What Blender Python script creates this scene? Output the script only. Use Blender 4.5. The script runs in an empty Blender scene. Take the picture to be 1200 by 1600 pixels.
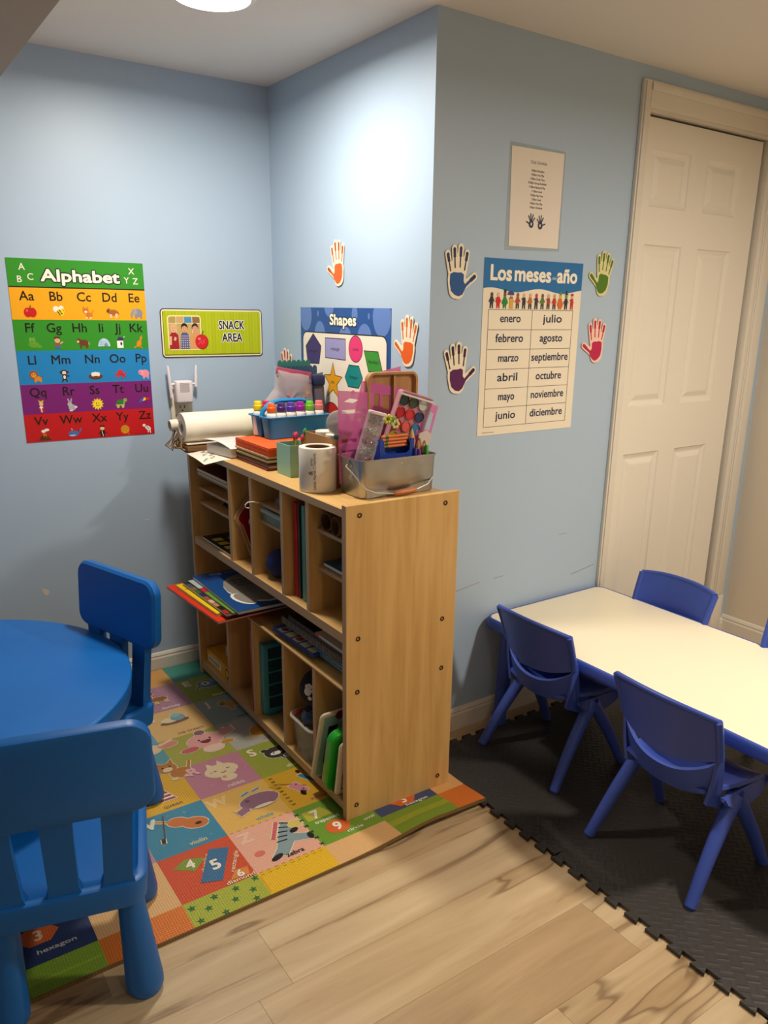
import bpy, bmesh, math, random
from mathutils import Vector, Matrix, Euler
from mathutils.geometry import tessellate_polygon

# ---------------------------------------------------------------- camera, world, lights, exposure
S = bpy.context.scene
COL = S.collection
PI = math.pi
H = 2.1417                      # ceiling height
WC = -0.993                     # plane of the wall with the door (faces -y)

cam_data = bpy.data.cameras.new('camera')
cam = bpy.data.objects.new('camera', cam_data); COL.objects.link(cam)
F, PX, PY = 1226.32, 16.41, 50.45
cam_data.sensor_fit = 'VERTICAL'; cam_data.sensor_height = 36.0
cam_data.lens = F / 1600 * 36.0
cam_data.shift_x = -PX / 1600; cam_data.shift_y = PY / 1600
cam_data.clip_start = 0.02
_y, _p, _r = -0.6109034, 1.2811638, 0.0155991
cam.matrix_world = (Matrix.Translation((-1.414093, -2.855327, 1.384242)) @ Matrix.Rotation(_y, 4, 'Z')
                    @ Matrix.Rotation(_p, 4, 'X') @ Matrix.Rotation(_r, 4, 'Z'))
S.camera = cam

world = bpy.data.worlds.new('world'); S.world = world; world.use_nodes = True
world.node_tree.nodes['Background'].inputs[0].default_value = (0.9, 0.85, 0.75, 1)
world.node_tree.nodes['Background'].inputs[1].default_value = 0.02

S.view_settings.view_transform = 'Standard'; S.view_settings.look = 'None'
S.view_settings.gamma = 1.0; S.view_settings.use_curve_mapping = False
S.view_settings.exposure = 0.42

# ceiling lamps of the room, the last an added unseen fill: (x, y, radius, watts, colour)
LAMPS = [(-0.505, -0.725, 0.095, 13.5, (1.0, 0.91, 0.78)),
         (0.75, -2.45, 0.095, 25.0, (1.0, 0.90, 0.76)),
         (-0.95, -3.25, 0.095, 3.5, (1.0, 0.84, 0.62))]

# ---------------------------------------------------------------- helpers
def srgb(h):
    h = h.lstrip('#'); c = [int(h[i:i+2], 16)/255 for i in (0, 2, 4)]
    return tuple(x/12.92 if x <= .04045 else ((x+.055)/1.055)**2.4 for x in c)

MATS = {}
def mat(hexc, rough=.5, metal=0., bump=None, trans=0., alpha=1., coat=0., spec=.5, noise=None, ior=1.45, key=None):
    k = (hexc, rough, metal, bump, trans, alpha, coat, spec, noise, key)
    if k in MATS: return MATS[k]
    m = bpy.data.materials.new('m_' + hexc.lstrip('#')); m.use_nodes = True
    nt = m.node_tree; b = nt.nodes['Principled BSDF']; I = b.inputs
    c = srgb(hexc); I['Base Color'].default_value = (*c, 1); I['Roughness'].default_value = rough
    I['Metallic'].default_value = metal; I['Specular IOR Level'].default_value = spec
    I['Transmission Weight'].default_value = trans; I['Alpha'].default_value = alpha; I['IOR'].default_value = ior
    I['Coat Weight'].default_value = coat
    if bump or noise:
        tc = nt.nodes.new('ShaderNodeTexCoord'); n = nt.nodes.new('ShaderNodeTexNoise')
        nt.links.new(tc.outputs['Object'], n.inputs['Vector'])
        if bump:
            n.inputs['Scale'].default_value = bump[0]; n.inputs['Detail'].default_value = 4
            bp = nt.nodes.new('ShaderNodeBump'); bp.inputs['Strength'].default_value = bump[1]; bp.inputs['Distance'].default_value = .002
            nt.links.new(n.outputs['Fac'], bp.inputs['Height']); nt.links.new(bp.outputs['Normal'], I['Normal'])
        if noise:
            n2 = nt.nodes.new('ShaderNodeTexNoise'); nt.links.new(tc.outputs['Object'], n2.inputs['Vector'])
            n2.inputs['Scale'].default_value = noise[0]; n2.inputs['Detail'].default_value = 5
            mx = nt.nodes.new('ShaderNodeMix'); mx.data_type = 'RGBA'
            rp = nt.nodes.new('ShaderNodeValToRGB'); rp.color_ramp.elements[0].position = .35; rp.color_ramp.elements[1].position = .7
            nt.links.new(n2.outputs['Fac'], rp.inputs['Fac']); nt.links.new(rp.outputs['Color'], mx.inputs[0])
            mx.inputs[6].default_value = (*c, 1); mx.inputs[7].default_value = (*srgb(noise[1]), 1)
            nt.links.new(mx.outputs[2], I['Base Color'])
    MATS[k] = m; return m

def wood_mat(name, c1, c2, scale=(3, 40, 3), rough=.45, rnd=0.0, c3=None, knots=False):
    if name in MATS: return MATS[name]
    m = bpy.data.materials.new(name); m.use_nodes = True; nt = m.node_tree; b = nt.nodes['Principled BSDF']
    N = nt.nodes.new; L = nt.links.new
    tc = N('ShaderNodeTexCoord'); mp = N('ShaderNodeMapping'); mp.inputs['Scale'].default_value = scale
    L(tc.outputs['Object'], mp.inputs['Vector'])
    oi = N('ShaderNodeObjectInfo')
    if rnd:
        ad = N('ShaderNodeVectorMath'); ad.operation = 'MULTIPLY_ADD'
        ad.inputs[1].default_value = (37, 61, 17); L(oi.outputs['Random'], ad.inputs[0])
        L(mp.outputs['Vector'], ad.inputs[2]); vec = ad.outputs[0]
    else: vec = mp.outputs['Vector']
    n = N('ShaderNodeTexNoise'); n.inputs['Scale'].default_value = 1; n.inputs['Detail'].default_value = 8
    n.inputs['Roughness'].default_value = .6; n.inputs['Distortion'].default_value = .6; L(vec, n.inputs['Vector'])
    rp = N('ShaderNodeValToRGB'); rp.color_ramp.elements[0].position = .32; rp.color_ramp.elements[1].position = .68
    rp.color_ramp.elements[0].color = (*srgb(c2), 1); rp.color_ramp.elements[1].color = (*srgb(c1), 1)
    if c3:
        e = rp.color_ramp.elements.new(.40); e.color = (*srgb(c3), 1)
    L(n.outputs['Fac'], rp.inputs['Fac'])
    col = rp.outputs['Color']
    if knots:      # thin dark growth streaks of the printed plank
        mp2 = N('ShaderNodeMapping'); L(vec, mp2.inputs['Vector'])
        mp2.inputs['Scale'].default_value = (.75, .38, 1)
        n2 = N('ShaderNodeTexNoise'); n2.inputs['Scale'].default_value = 1.0; n2.inputs['Detail'].default_value = 3
        L(mp2.outputs['Vector'], n2.inputs['Vector'])
        r2 = N('ShaderNodeValToRGB'); e = r2.color_ramp.elements
        e[0].position = .585; e[0].color = (1, 1, 1, 1); e[1].position = .600; e[1].color = (.30, .22, .15, 1)
        x = e.new(.604); x.color = (.78, .74, .68, 1); x = e.new(.66); x.color = (1, 1, 1, 1)
        L(n2.outputs['Fac'], r2.inputs['Fac'])
        mx = N('ShaderNodeMix'); mx.data_type = 'RGBA'; mx.blend_type = 'MULTIPLY'; mx.inputs[0].default_value = .85
        L(col, mx.inputs[6]); L(r2.outputs['Color'], mx.inputs[7]); col = mx.outputs[2]
    if rnd:
        hs = N('ShaderNodeHueSaturation'); mr = N('ShaderNodeMapRange')
        mr.inputs['To Min'].default_value = 1 - rnd; mr.inputs['To Max'].default_value = 1 + rnd
        L(oi.outputs['Random'], mr.inputs['Value']); L(mr.outputs[0], hs.inputs['Value']); L(col, hs.inputs['Color']); col = hs.outputs['Color']
    L(col, b.inputs['Base Color']); b.inputs['Roughness'].default_value = rough
    bp = N('ShaderNodeBump'); bp.inputs['Strength'].default_value = .12; bp.inputs['Distance'].default_value = .002
    L(n.outputs['Fac'], bp.inputs['Height']); L(bp.outputs['Normal'], b.inputs['Normal'])
    MATS[name] = m; return m

class MB:
    """collects geometry; build() links it as ONE mesh object"""
    def __init__(s): s.v = []; s.f = []; s.m = []; s.mats = []
    def mi(s, m):
        if m is None: return 0
        if m not in s.mats: s.mats.append(m)
        return s.mats.index(m)
    def add(s, vs, fs, m=None, M=None):
        o = len(s.v); k = s.mi(m)
        s.v += [tuple(M @ Vector(v)) if M is not None else tuple(v) for v in vs]
        s.f += [tuple(i + o for i in f) for f in fs]; s.m += [k]*len(fs); return s
    def box(s, x0, x1, y0, y1, z0, z1, m=None, bev=0., seg=2, M=None):
        if bev <= 0:
            v = [(x, y, z) for z in (z0, z1) for y in (y0, y1) for x in (x0, x1)]
            return s.add(v, [(0, 2, 3, 1), (4, 5, 7, 6), (0, 1, 5, 4), (2, 6, 7, 3), (0, 4, 6, 2), (1, 3, 7, 5)], m, M)
        bm = bmesh.new(); bmesh.ops.create_cube(bm, size=1)
        for v in bm.verts: v.co = Vector(((x0+x1)/2 + v.co.x*(x1-x0), (y0+y1)/2 + v.co.y*(y1-y0), (z0+z1)/2 + v.co.z*(z1-z0)))
        bmesh.ops.bevel(bm, geom=list(bm.edges), offset=bev, segments=seg, profile=.5, affect='EDGES')
        return s.bm(bm, m, M)
    def bm(s, bm, m=None, M=None):
        bm.verts.index_update()
        s.add([v.co[:] for v in bm.verts], [[v.index for v in f.verts] for f in bm.faces], m, M); bm.free(); return s
    def loft(s, rings, m=None, caps=(1, 1), M=None, closed=False):
        n = len(rings[0]); v = [p for r in rings for p in r]; f = []
        R = len(rings)
        for i in range(R if closed else R-1):
            for j in range(n):
                a = i*n + j; b = i*n + (j+1) % n; i2 = (i+1) % R
                f.append((a, b, i2*n + (j+1) % n, i2*n + j))
        if not closed:
            if caps[0]: f.append(tuple(range(n))[::-1])
            if caps[1]: f.append(tuple((R-1)*n + j for j in range(n)))
        return s.add(v, f, m, M)
    def cyl(s, p0, p1, r0, r1=None, m=None, n=20, caps=(1, 1), M=None):
        return s.tube([p0, p1], [r0, r0 if r1 is None else r1], m, n, caps, M)
    def tube(s, pts, r, m=None, n=12, caps=(1, 1), M=None, closed=False, flat=1.0):
        P = [Vector(p) for p in pts]
        if not isinstance(r, (list, tuple)): r = [r]*len(P)
        rings = []; up = None; K = len(P)
        for i, p in enumerate(P):
            if closed: d = P[(i+1) % K] - P[i-1]
            else: d = P[min(i+1, K-1)] - P[max(i-1, 0)]
            d.normalize()
            if up is None:
                up = Vector((0, 0, 1)) if abs(d.z) < .9 else Vector((0, 1, 0))
            x = up.cross(d); x.normalize(); y = d.cross(x); up = y
            rings.append([tuple(p + (x*math.cos(2*PI*k/n) + y*math.sin(2*PI*k/n)*flat)*r[i]) for k in range(n)])
        return s.loft(rings, m, caps, M, closed)
    def lathe(s, prof, m=None, n=32, M=None):
        """prof: list of (r, z); axis z at origin"""
        rings = [[(max(r, 1e-5)*math.cos(2*PI*k/n), max(r, 1e-5)*math.sin(2*PI*k/n), z) for k in range(n)] for r, z in prof]
        hollow = prof[0][0] > .002 and prof[-1][0] > .002 and len(prof) > 3
        return s.loft(rings, m, (1, 1), M, closed=hollow)
    def prism(s, poly, z0, z1, m=None, M=None, bev=0.):
        area = sum(poly[i][0]*poly[(i+1) % len(poly)][1] - poly[(i+1) % len(poly)][0]*poly[i][1] for i in range(len(poly)))
        if area < 0: poly = poly[::-1]
        if not bev: return s.loft([[(x, y, z0) for x, y in poly], [(x, y, z1) for x, y in poly]], m, (1, 1), M)
        ins = inset(poly, bev)
        return s.loft([[(x, y, z0) for x, y in ins], [(x, y, z0+bev) for x, y in poly], [(x, y, z1-bev) for x, y in poly],
                       [(x, y, z1-bev*.3) for x, y in inset(poly, bev*.3)], [(x, y, z1) for x, y in ins]], m, (1, 1), M)
    def shell(s, fn, nu, nv, t, m=None, M=None):
        """thick sheet: fn(u,v) in 0..1 -> point of the mid surface, thickness t"""
        G = [[Vector(fn(i/nu, j/nv)) for j in range(nv+1)] for i in range(nu+1)]
        A = []; B = []
        for i in range(nu+1):
            for j in range(nv+1):
                du = G[min(i+1, nu)][j] - G[max(i-1, 0)][j]; dv = G[i][min(j+1, nv)] - G[i][max(j-1, 0)]
                n = du.cross(dv); n.normalize(); A.append(G[i][j] + n*t/2); B.append(G[i][j] - n*t/2)
        o = len(A); f = []; W = nv+1
        for i in range(nu):
            for j in range(nv):
                a = i*W+j; f += [(a, a+W, a+W+1, a+1), (o+a, o+a+1, o+a+W+1, o+a+W)]
        for i in range(nu):
            for j in (0, nv):
                a = i*W+j; q = (a, a+W, o+a+W, o+a); f.append(q if j else q[::-1])
        for j in range(nv):
            for i in (0, nu):
                a = i*W+j; q = (a, a+1, o+a+1, o+a); f.append(q[::-1] if i else q)
        return s.add(A+B, f, m, M)
    def build(s, name, m=None, parent=None, smooth=True, world=False, angle=38, fix=True):
        me = bpy.data.meshes.new(name)
        vs = s.v
        if world and parent is not None:
            inv = WM[root_of(parent)].inverted(); vs = [tuple(inv @ Vector(v)) for v in vs]
        me.from_pydata(vs, [], s.f)
        for x in (s.mats or [m]): me.materials.append(x)
        if s.mats:
            for p, k in zip(me.polygons, s.m): p.material_index = k
        if fix:
            bm = bmesh.new(); bm.from_mesh(me); bmesh.ops.recalc_face_normals(bm, faces=bm.faces); bm.to_mesh(me); bm.free()
        if smooth:
            me.polygons.foreach_set('use_smooth', [True]*len(me.polygons)); me.set_sharp_from_angle(angle=math.radians(angle))
        o = bpy.data.objects.new(name, me); COL.objects.link(o)
        if parent is not None: o.parent = parent
        return o

def inset(poly, d):
    out = []; n = len(poly)
    for i in range(n):
        p0 = Vector(poly[i-1]); p = Vector(poly[i]); p1 = Vector(poly[(i+1) % n])
        a = (p-p0); b = (p1-p)
        if a.length < 1e-9 or b.length < 1e-9: out.append(tuple(p)); continue
        a.normalize(); b.normalize(); na = Vector((-a.y, a.x)); nb = Vector((-b.y, b.x)); m = na+nb
        if m.length < 1e-6: out.append(tuple(p)); continue
        m.normalize(); out.append(tuple(p + m*d/max(.5, m.dot(na))))
    return out

def rrect(x0, x1, y0, y1, r, n=5):
    pts = []
    for cx, cy, a in ((x1-r, y1-r, 0), (x0+r, y1-r, 90), (x0+r, y0+r, 180), (x1-r, y0+r, 270)):
        for k in range(n+1):
            t = math.radians(a + 90*k/n); pts.append((cx + r*math.cos(t), cy + r*math.sin(t)))
    return pts

WM = {}
def root_of(o):
    while o.parent is not None: o = o.parent
    return o
def tag(o, label, cat, group=None, kind=None):
    if label: o['label'] = label
    if cat: o['category'] = cat
    if group: o['group'] = group
    if kind: o['kind'] = kind
    return o
def thing(name, label, cat, loc=(0, 0, 0), rz=0., group=None):
    o = bpy.data.objects.new(name, None); COL.objects.link(o); o.empty_display_size = .05
    o.location = loc; o.rotation_euler = (0, 0, rz)
    WM[o] = Matrix.Translation(loc) @ Matrix.Rotation(rz, 4, 'Z')
    return tag(o, label, cat, group)
def struct(o): o['kind'] = 'structure'; return o
def dup(root, loc, rz=0., label=None, group=None):
    r = root.copy(); COL.objects.link(r); r.location = loc; r.rotation_euler = (0, 0, rz)
    WM[r] = Matrix.Translation(loc) @ Matrix.Rotation(rz, 4, 'Z')
    if label: r['label'] = label
    if group: r['group'] = group
    for ch in list(root.children):
        c = ch.copy(); COL.objects.link(c); c.parent = r
        for g in list(ch.children):
            q = g.copy(); COL.objects.link(q); q.parent = c
    return r
def RZ(a): return Matrix.Rotation(math.radians(a), 4, 'Z')
def RX(a): return Matrix.Rotation(math.radians(a), 4, 'X')
def RY(a): return Matrix.Rotation(math.radians(a), 4, 'Y')
def T(x, y, z): return Matrix.Translation((x, y, z))

# ---- flat print on real surfaces: letters and pictures as thin coloured shapes
_txt = {}
def text_mesh(s, bold=0.):
    k = (s, bold)
    if k not in _txt:
        cu = bpy.data.curves.new('t', 'FONT'); cu.body = s; cu.offset = bold; cu.resolution_u = 3; cu.align_x = 'LEFT'
        ob = bpy.data.objects.new('t', cu); COL.objects.link(ob)
        dg = bpy.context.evaluated_depsgraph_get(); me = bpy.data.meshes.new_from_object(ob.evaluated_get(dg))
        v = [(p.co.x, p.co.y) for p in me.vertices]; f = [tuple(p.vertices) for p in me.polygons]
        bpy.data.objects.remove(ob); bpy.data.curves.remove(cu); bpy.data.meshes.remove(me)
        _txt[k] = (v, f)
    return _txt[k]

class Draw:
    def __init__(s, O, U, V, eps=.00018, zf=None, rough=.35):
        s.O = Vector(O); s.U = Vector(U); s.V = Vector(V); s.N = s.U.cross(s.V).normalized()
        s.eps = eps; s.mb = MB(); s.boxes = []; s.zf = zf; s.rough = rough; s.mf = None
        s.tr = (0, 0, 1, 1, 0); s.auto = None; s.outline = None
    def at(s, x=0, y=0, sx=1, sy=None, rot=0): s.tr = (x, y, sx, sx if sy is None else sy, math.radians(rot)); return s
    def emit(s, pts, faces, c, bb=None):
        x0, y0, sx, sy, r = s.tr; cr, sr = math.cos(r), math.sin(r)
        P = [(x0 + (x*sx)*cr - (y*sy)*sr, y0 + (x*sx)*sr + (y*sy)*cr) for x, y in pts]
        a = min(p[0] for p in P), min(p[1] for p in P), max(p[0] for p in P), max(p[1] for p in P)
        lv = 1
        for b, l in s.boxes:
            if l >= lv and a[0] < b[2] and a[2] > b[0] and a[1] < b[3] and a[3] > b[1]: lv = l+1
        s.boxes.append((a, lv))
        V = []
        for iv, (x, y) in enumerate(P):
            ee = s.eps*lv + (6e-6*(iv//bb) if bb else 0)
            q = s.O + s.U*x + s.V*y + s.N*ee
            if s.zf: q = Vector((q.x, q.y, s.zf(q.x, q.y) + ee))
            V.append(tuple(q))
        m = s.mf(c) if s.mf else mat(c, s.rough)
        s.mb.add(V, faces, m)
    def poly(s, pts, c):
        tri = tessellate_polygon([[Vector((x, y, 0)) for x, y in pts]])
        area = sum(pts[i][0]*pts[(i+1) % len(pts)][1] - pts[(i+1) % len(pts)][0]*pts[i][1] for i in range(len(pts)))
        F = []
        for t in tri:
            a, b, d = (pts[i] for i in t)
            cr = (b[0]-a[0])*(d[1]-a[1]) - (b[1]-a[1])*(d[0]-a[0])
            F.append(tuple(t) if cr > 0 else tuple(t[::-1]))
        s.emit(pts, F, c)
    def ell(s, x, y, rx, ry, c, rot=0, n=18, a0=0, a1=360):
        t = math.radians(rot); P = []
        full = a1-a0 >= 360
        for k in range(n if full else n+1):
            a = math.radians(a0 + (a1-a0)*k/n); ex, ey = rx*math.cos(a), ry*math.sin(a)
            P.append((x + ex*math.cos(t) - ey*math.sin(t), y + ex*math.sin(t) + ey*math.cos(t)))
        s.emit(P, [tuple(range(len(P)))], c)
    def rect(s, x0, x1, y0, y1, c, n=1):
        if n == 1: return s.emit([(x0, y0), (x1, y0), (x1, y1), (x0, y1)], [(0, 1, 2, 3)], c)
        P = [(x0+(x1-x0)*i/n, y0+(y1-y0)*j/n) for j in range(n+1) for i in range(n+1)]
        s.emit(P, [(j*(n+1)+i, j*(n+1)+i+1, (j+1)*(n+1)+i+1, (j+1)*(n+1)+i) for j in range(n) for i in range(n)], c)
    def rr(s, x0, x1, y0, y1, r, c): P = rrect(x0, x1, y0, y1, r); s.emit(P, [tuple(range(len(P)))], c)
    def line(s, pts, w, c, closed=False):
        K = len(pts); L = []; R_ = []
        for i in range(K):
            a = Vector(pts[(i-1) % K] if closed or i else pts[0]); b = Vector(pts[(i+1) % K] if closed or i < K-1 else pts[-1])
            d = b-a
            if d.length < 1e-9: d = Vector((1, 0))
            d.normalize(); n = Vector((-d.y, d.x))*(w/2); p = Vector(pts[i]); L.append(tuple(p+n)); R_.append(tuple(p-n))
        f = []
        for i in range(K if closed else K-1):
            j = (i+1) % K; f.append((K+i, K+j, j, i))
        s.emit(L+R_, f, c)
    def star(s, x, y, r, c, n=5, q=.45, rot=90):
        s.poly([(x + (r if k % 2 == 0 else r*q)*math.cos(math.radians(rot+180*k/n)), y + (r if k % 2 == 0 else r*q)*math.sin(math.radians(rot+180*k/n))) for k in range(2*n)], c)
    def ngon(s, x, y, r, n, c, rot=90, ry=None):
        s.poly([(x + r*math.cos(math.radians(rot+360*k/n)), y + (ry or r)*math.sin(math.radians(rot+360*k/n))) for k in range(n)], c)
    def text(s, t, x, y, h, c, w=None, bold=0., al='c', rot=0, wmax=None):
        """baseline y, capital height h; w = fitted width"""
        v, f = text_mesh(t, 0.)
        if not v: return
        k = h/.70; x0 = min(p[0] for p in v); x1 = max(p[0] for p in v)
        kx = k if w is None else w/(x1-x0)
        if wmax and kx*(x1-x0) > wmax: kx = wmax/(x1-x0)
        ox = {'c': -(x0+x1)/2, 'l': -x0, 'r': -x1}[al]; r = math.radians(rot); cr, sr = math.cos(r), math.sin(r)
        P = [((px+ox)*kx, py*k) for px, py in v]
        P = [(x + a*cr - b*sr, y + a*sr + b*cr) for a, b in P]
        nd = 0 if bold <= 0 else (12 if bold > .04 else 6); n0 = len(P); Q = list(P); Fq = list(f)
        for i in range(nd):     # heavier strokes
            dx, dy = bold*k*math.cos(2*PI*i/nd), bold*k*math.sin(2*PI*i/nd); o_ = len(Q)
            Q += [(a+dx, b+dy) for a, b in P]; Fq += [tuple(j+o_ for j in q) for q in f]
        s.emit(Q, Fq, c, n0)
        if s.auto is not None and bold < .045: s.flush('printed_word' if len(t) > 1 else 'printed_letter', s.auto)
    def pic(s, items, x, y, k, rot=0, ky=None):
        if s.auto is not None: s.flush('printed_shape', s.auto)
        old = s.tr; s.tr = (x, y, k, k if ky is None else ky, math.radians(rot))
        if s.outline:
            g, oc = .0028/k, s.outline
            for it in items:
                if it[0] == 'e' and min(it[3], abs(it[4])) > .15: s.ell(it[1], it[2], it[3]+g, abs(it[4])+g, oc, it[6] if len(it) > 6 else 0, n=14)
                elif it[0] == 'h': s.ell(it[1], it[2], it[3]+g, it[4]+g, oc, 0, n=14, a0=0, a1=180)
                elif it[0] == 'l' and it[2] > .11: s.line(it[1], it[2]+2*g, oc)
                elif it[0] == 'p':
                    P_ = it[1]; ar = sum(P_[i][0]*P_[(i+1) % len(P_)][1]-P_[(i+1) % len(P_)][0]*P_[i][1] for i in range(len(P_)))
                    s.poly(inset(P_, -g if ar > 0 else g), oc)
        for it in items:
            o = it[0]
            if o == 'e': s.ell(*it[1:5], it[5], it[6] if len(it) > 6 else 0, n=14)
            elif o == 'p': s.poly(it[1], it[2])
            elif o == 'l': s.line(it[1], it[2], it[3])
            elif o == 's': s.star(it[1], it[2], it[3], it[4], it[5] if len(it) > 5 else 5, it[6] if len(it) > 6 else .45)
            elif o == 'h': s.ell(*it[1:5], it[5], 0, n=12, a0=0, a1=180)
        s.tr = old
        if s.auto is not None: s.flush('printed_picture', s.auto)
    def flush(s, name, parent, kind=None):
        if s.mb.v:
            o = s.build(name, parent, kind=kind); s.mb = MB(); return o
    def build(s, name, parent, world=True, kind=None):
        o = s.mb.build(name, None, parent, smooth=False, world=world, fix=False)
        if kind: o['kind'] = kind
        return o
# ---------------------------------------------------------------- the room
def wall_mat(name, hexc, rough=.55):
    m = mat(hexc, rough, bump=(90, .06), key=name); return m
M_BLUE = wall_mat('blue', '#a9bdd2', .42)
M_BEIGE = wall_mat('beige', '#d9cdbb', .5)
M_CEIL = wall_mat('ceil', '#e6e0d8', .8)
M_TRIM = mat('#ddd6ca', .35, bump=(30, .05))
M_DOOR = mat('#e3dccf', .38, bump=(160, .12))

def plain(name, x0, x1, y0, y1, z0, z1, m):
    return struct(MB().box(x0, x1, y0, y1, z0, z1).build(name, m, smooth=False))
XW, YF = -2.3, -3.9
plain('wall_back', XW-.1, 0, 0, .1, 0, H, M_BLUE)
plain('wall_side', 0, .1, WC, .1, 0, H, M_BLUE)
_w = MB().box(.1, .856, WC, WC+.1, 0, H).box(.856, 1.592, WC, WC+.1, 2.02, H).box(1.592, 1.8, WC, WC+.1, 0, H)
struct(_w.build('wall_door_side', M_BLUE, smooth=False))
plain('wall_closet', .856, 1.592, WC+.1, WC+.14, 0, 2.02, mat('#1b1815', .9))
plain('wall_right', 1.7064, 1.8, YF, WC, 0, H, M_BEIGE)
plain('wall_left', XW-.1, XW, YF, 0, 0, H, M_BLUE)
plain('wall_front', XW-.1, 1.8, YF-.1, YF, 0, H, M_BEIGE)
plain('ceiling', XW-.1, 1.8, YF-.1, .1, H, H+.1, M_CEIL)
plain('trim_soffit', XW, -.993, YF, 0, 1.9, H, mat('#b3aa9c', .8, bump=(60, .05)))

# floor: base slab and separate planks
flo = struct(MB().box(XW-.1, 1.8, YF-.1, .14, -.05, -.006).build('floor', mat('#5b4a36', .8), smooth=False))
M_PL = [wood_mat('plank%d' % k, a, b, (1.3, 15, 3), .36, rnd=.04, c3=c, knots=True) for k, (a, b, c) in enumerate(
    (('#cdb794', '#8d7456', '#b89f7c'), ('#c8b08c', '#886e50', '#b39873'), ('#b99d78', '#7b6146', '#a18563')))]
random.seed(4)
joints = {0: -.81, 1: .33, 2: -.115, 3: -.385}
def plank(x0, x1, y0, y1, k):
    x0 = max(x0, XW); x1 = min(x1, 1.706)
    if x1-x0 < .02: return
    g = .0002
    o = MB().box(x0+g-(x0+x1)/2, x1-g-(x0+x1)/2, y0+g-(y0+y1)/2, y1-g-(y0+y1)/2, -.006, 0, bev=.0003, seg=1).build('plank', M_PL[k], flo, smooth=False)
    o.location = ((x0+x1)/2, (y0+y1)/2, 0)
for i in range(-8, 14):
    y1 = -1.46 - .18*i; y0 = y1-.18
    if y1 <= YF or y0 >= .0: continue
    y1 = min(y1, 0); y0 = max(y0, YF)
    j = joints.get(i, random.uniform(-1.2, .1))
    xs = [j + 1.22*k for k in range(-3, 4)]
    for q, x in enumerate(xs):
        k = random.choice((0, 0, 1, 1, 2))
        if i == 2: k = 2 if x < -.12 else 0
        if i == 3: k = 1
        if i == 0: k = 0
        plank(x, x+1.22, y0, y1, k)

# baseboards: profiled board, cap on top
def baseboard(name, x0, y0, x1, y1, nx, ny, h=.080):
    """runs from (x0,y0) to (x1,y1); n points into the room"""
    prof = [(0, 0), (.013, 0), (.013, h*.72), (.009, h*.80), (.011, h*.86), (.006, h*.97), (0, h)]
    rings = [[(px + nx*d, py + ny*d, z) for d, z in prof] for px, py in ((x0, y0), (x1, y1))]
    return struct(MB().loft(rings).build(name, M_TRIM, smooth=False))
baseboard('baseboard_back', XW, 0, 0, 0, 0, -1)
baseboard('baseboard_side', 0, 0, 0, WC, -1, 0)
baseboard('baseboard_door_side', -.013, WC, .819, WC, 0, -1)
baseboard('baseboard_door_corner', 1.665, WC, 1.706, WC, 0, -1)
baseboard('baseboard_right', 1.7064, WC, 1.7064, YF, -1, 0, .095)
baseboard('baseboard_left', XW, 0, XW, YF, 1, 0)

# door casing
cas = bpy.data.objects.new('trim_door_casing', None); COL.objects.link(cas); struct(cas); WM[cas] = Matrix()
def casing(x0, x1, z0, z1):
    b = MB(); w = (x1-x0) < (z1-z0)
    b.box(x0, x1, WC-.014, WC, z0, z1, bev=.003)
    if w: b.box(x0+.006, x0+(x1-x0)*.45, WC-.019, WC-.012, z0, z1-.006, bev=.0025)
    else: b.box(x0, x1, WC-.019, WC-.012, z0+(z1-z0)*.62, z1-.006, bev=.0025)
    return b.build('casing_board', M_TRIM, cas)
casing(.819, .856, 0, 2.1); casing(1.592, 1.664, .20, 2.1); casing(.8565, 1.5915, 2.022, 2.1)
MB().box(1.592, 1.664, WC-.017, WC, 0, .199, bev=.003).build('casing_foot', M_TRIM, cas)
MB().box(.856, .866, WC-.008, WC+.06, 0, 2.022).build('jamb', M_TRIM, cas, smooth=False)
MB().box(1.566, 1.592, WC-.010, WC+.06, 0, 2.022, bev=.002).build('jamb', M_TRIM, cas)
MB().box(.866, 1.566, WC-.004, WC+.06, 2.012, 2.022).build('head_jamb', M_TRIM, cas, smooth=False)

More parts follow.
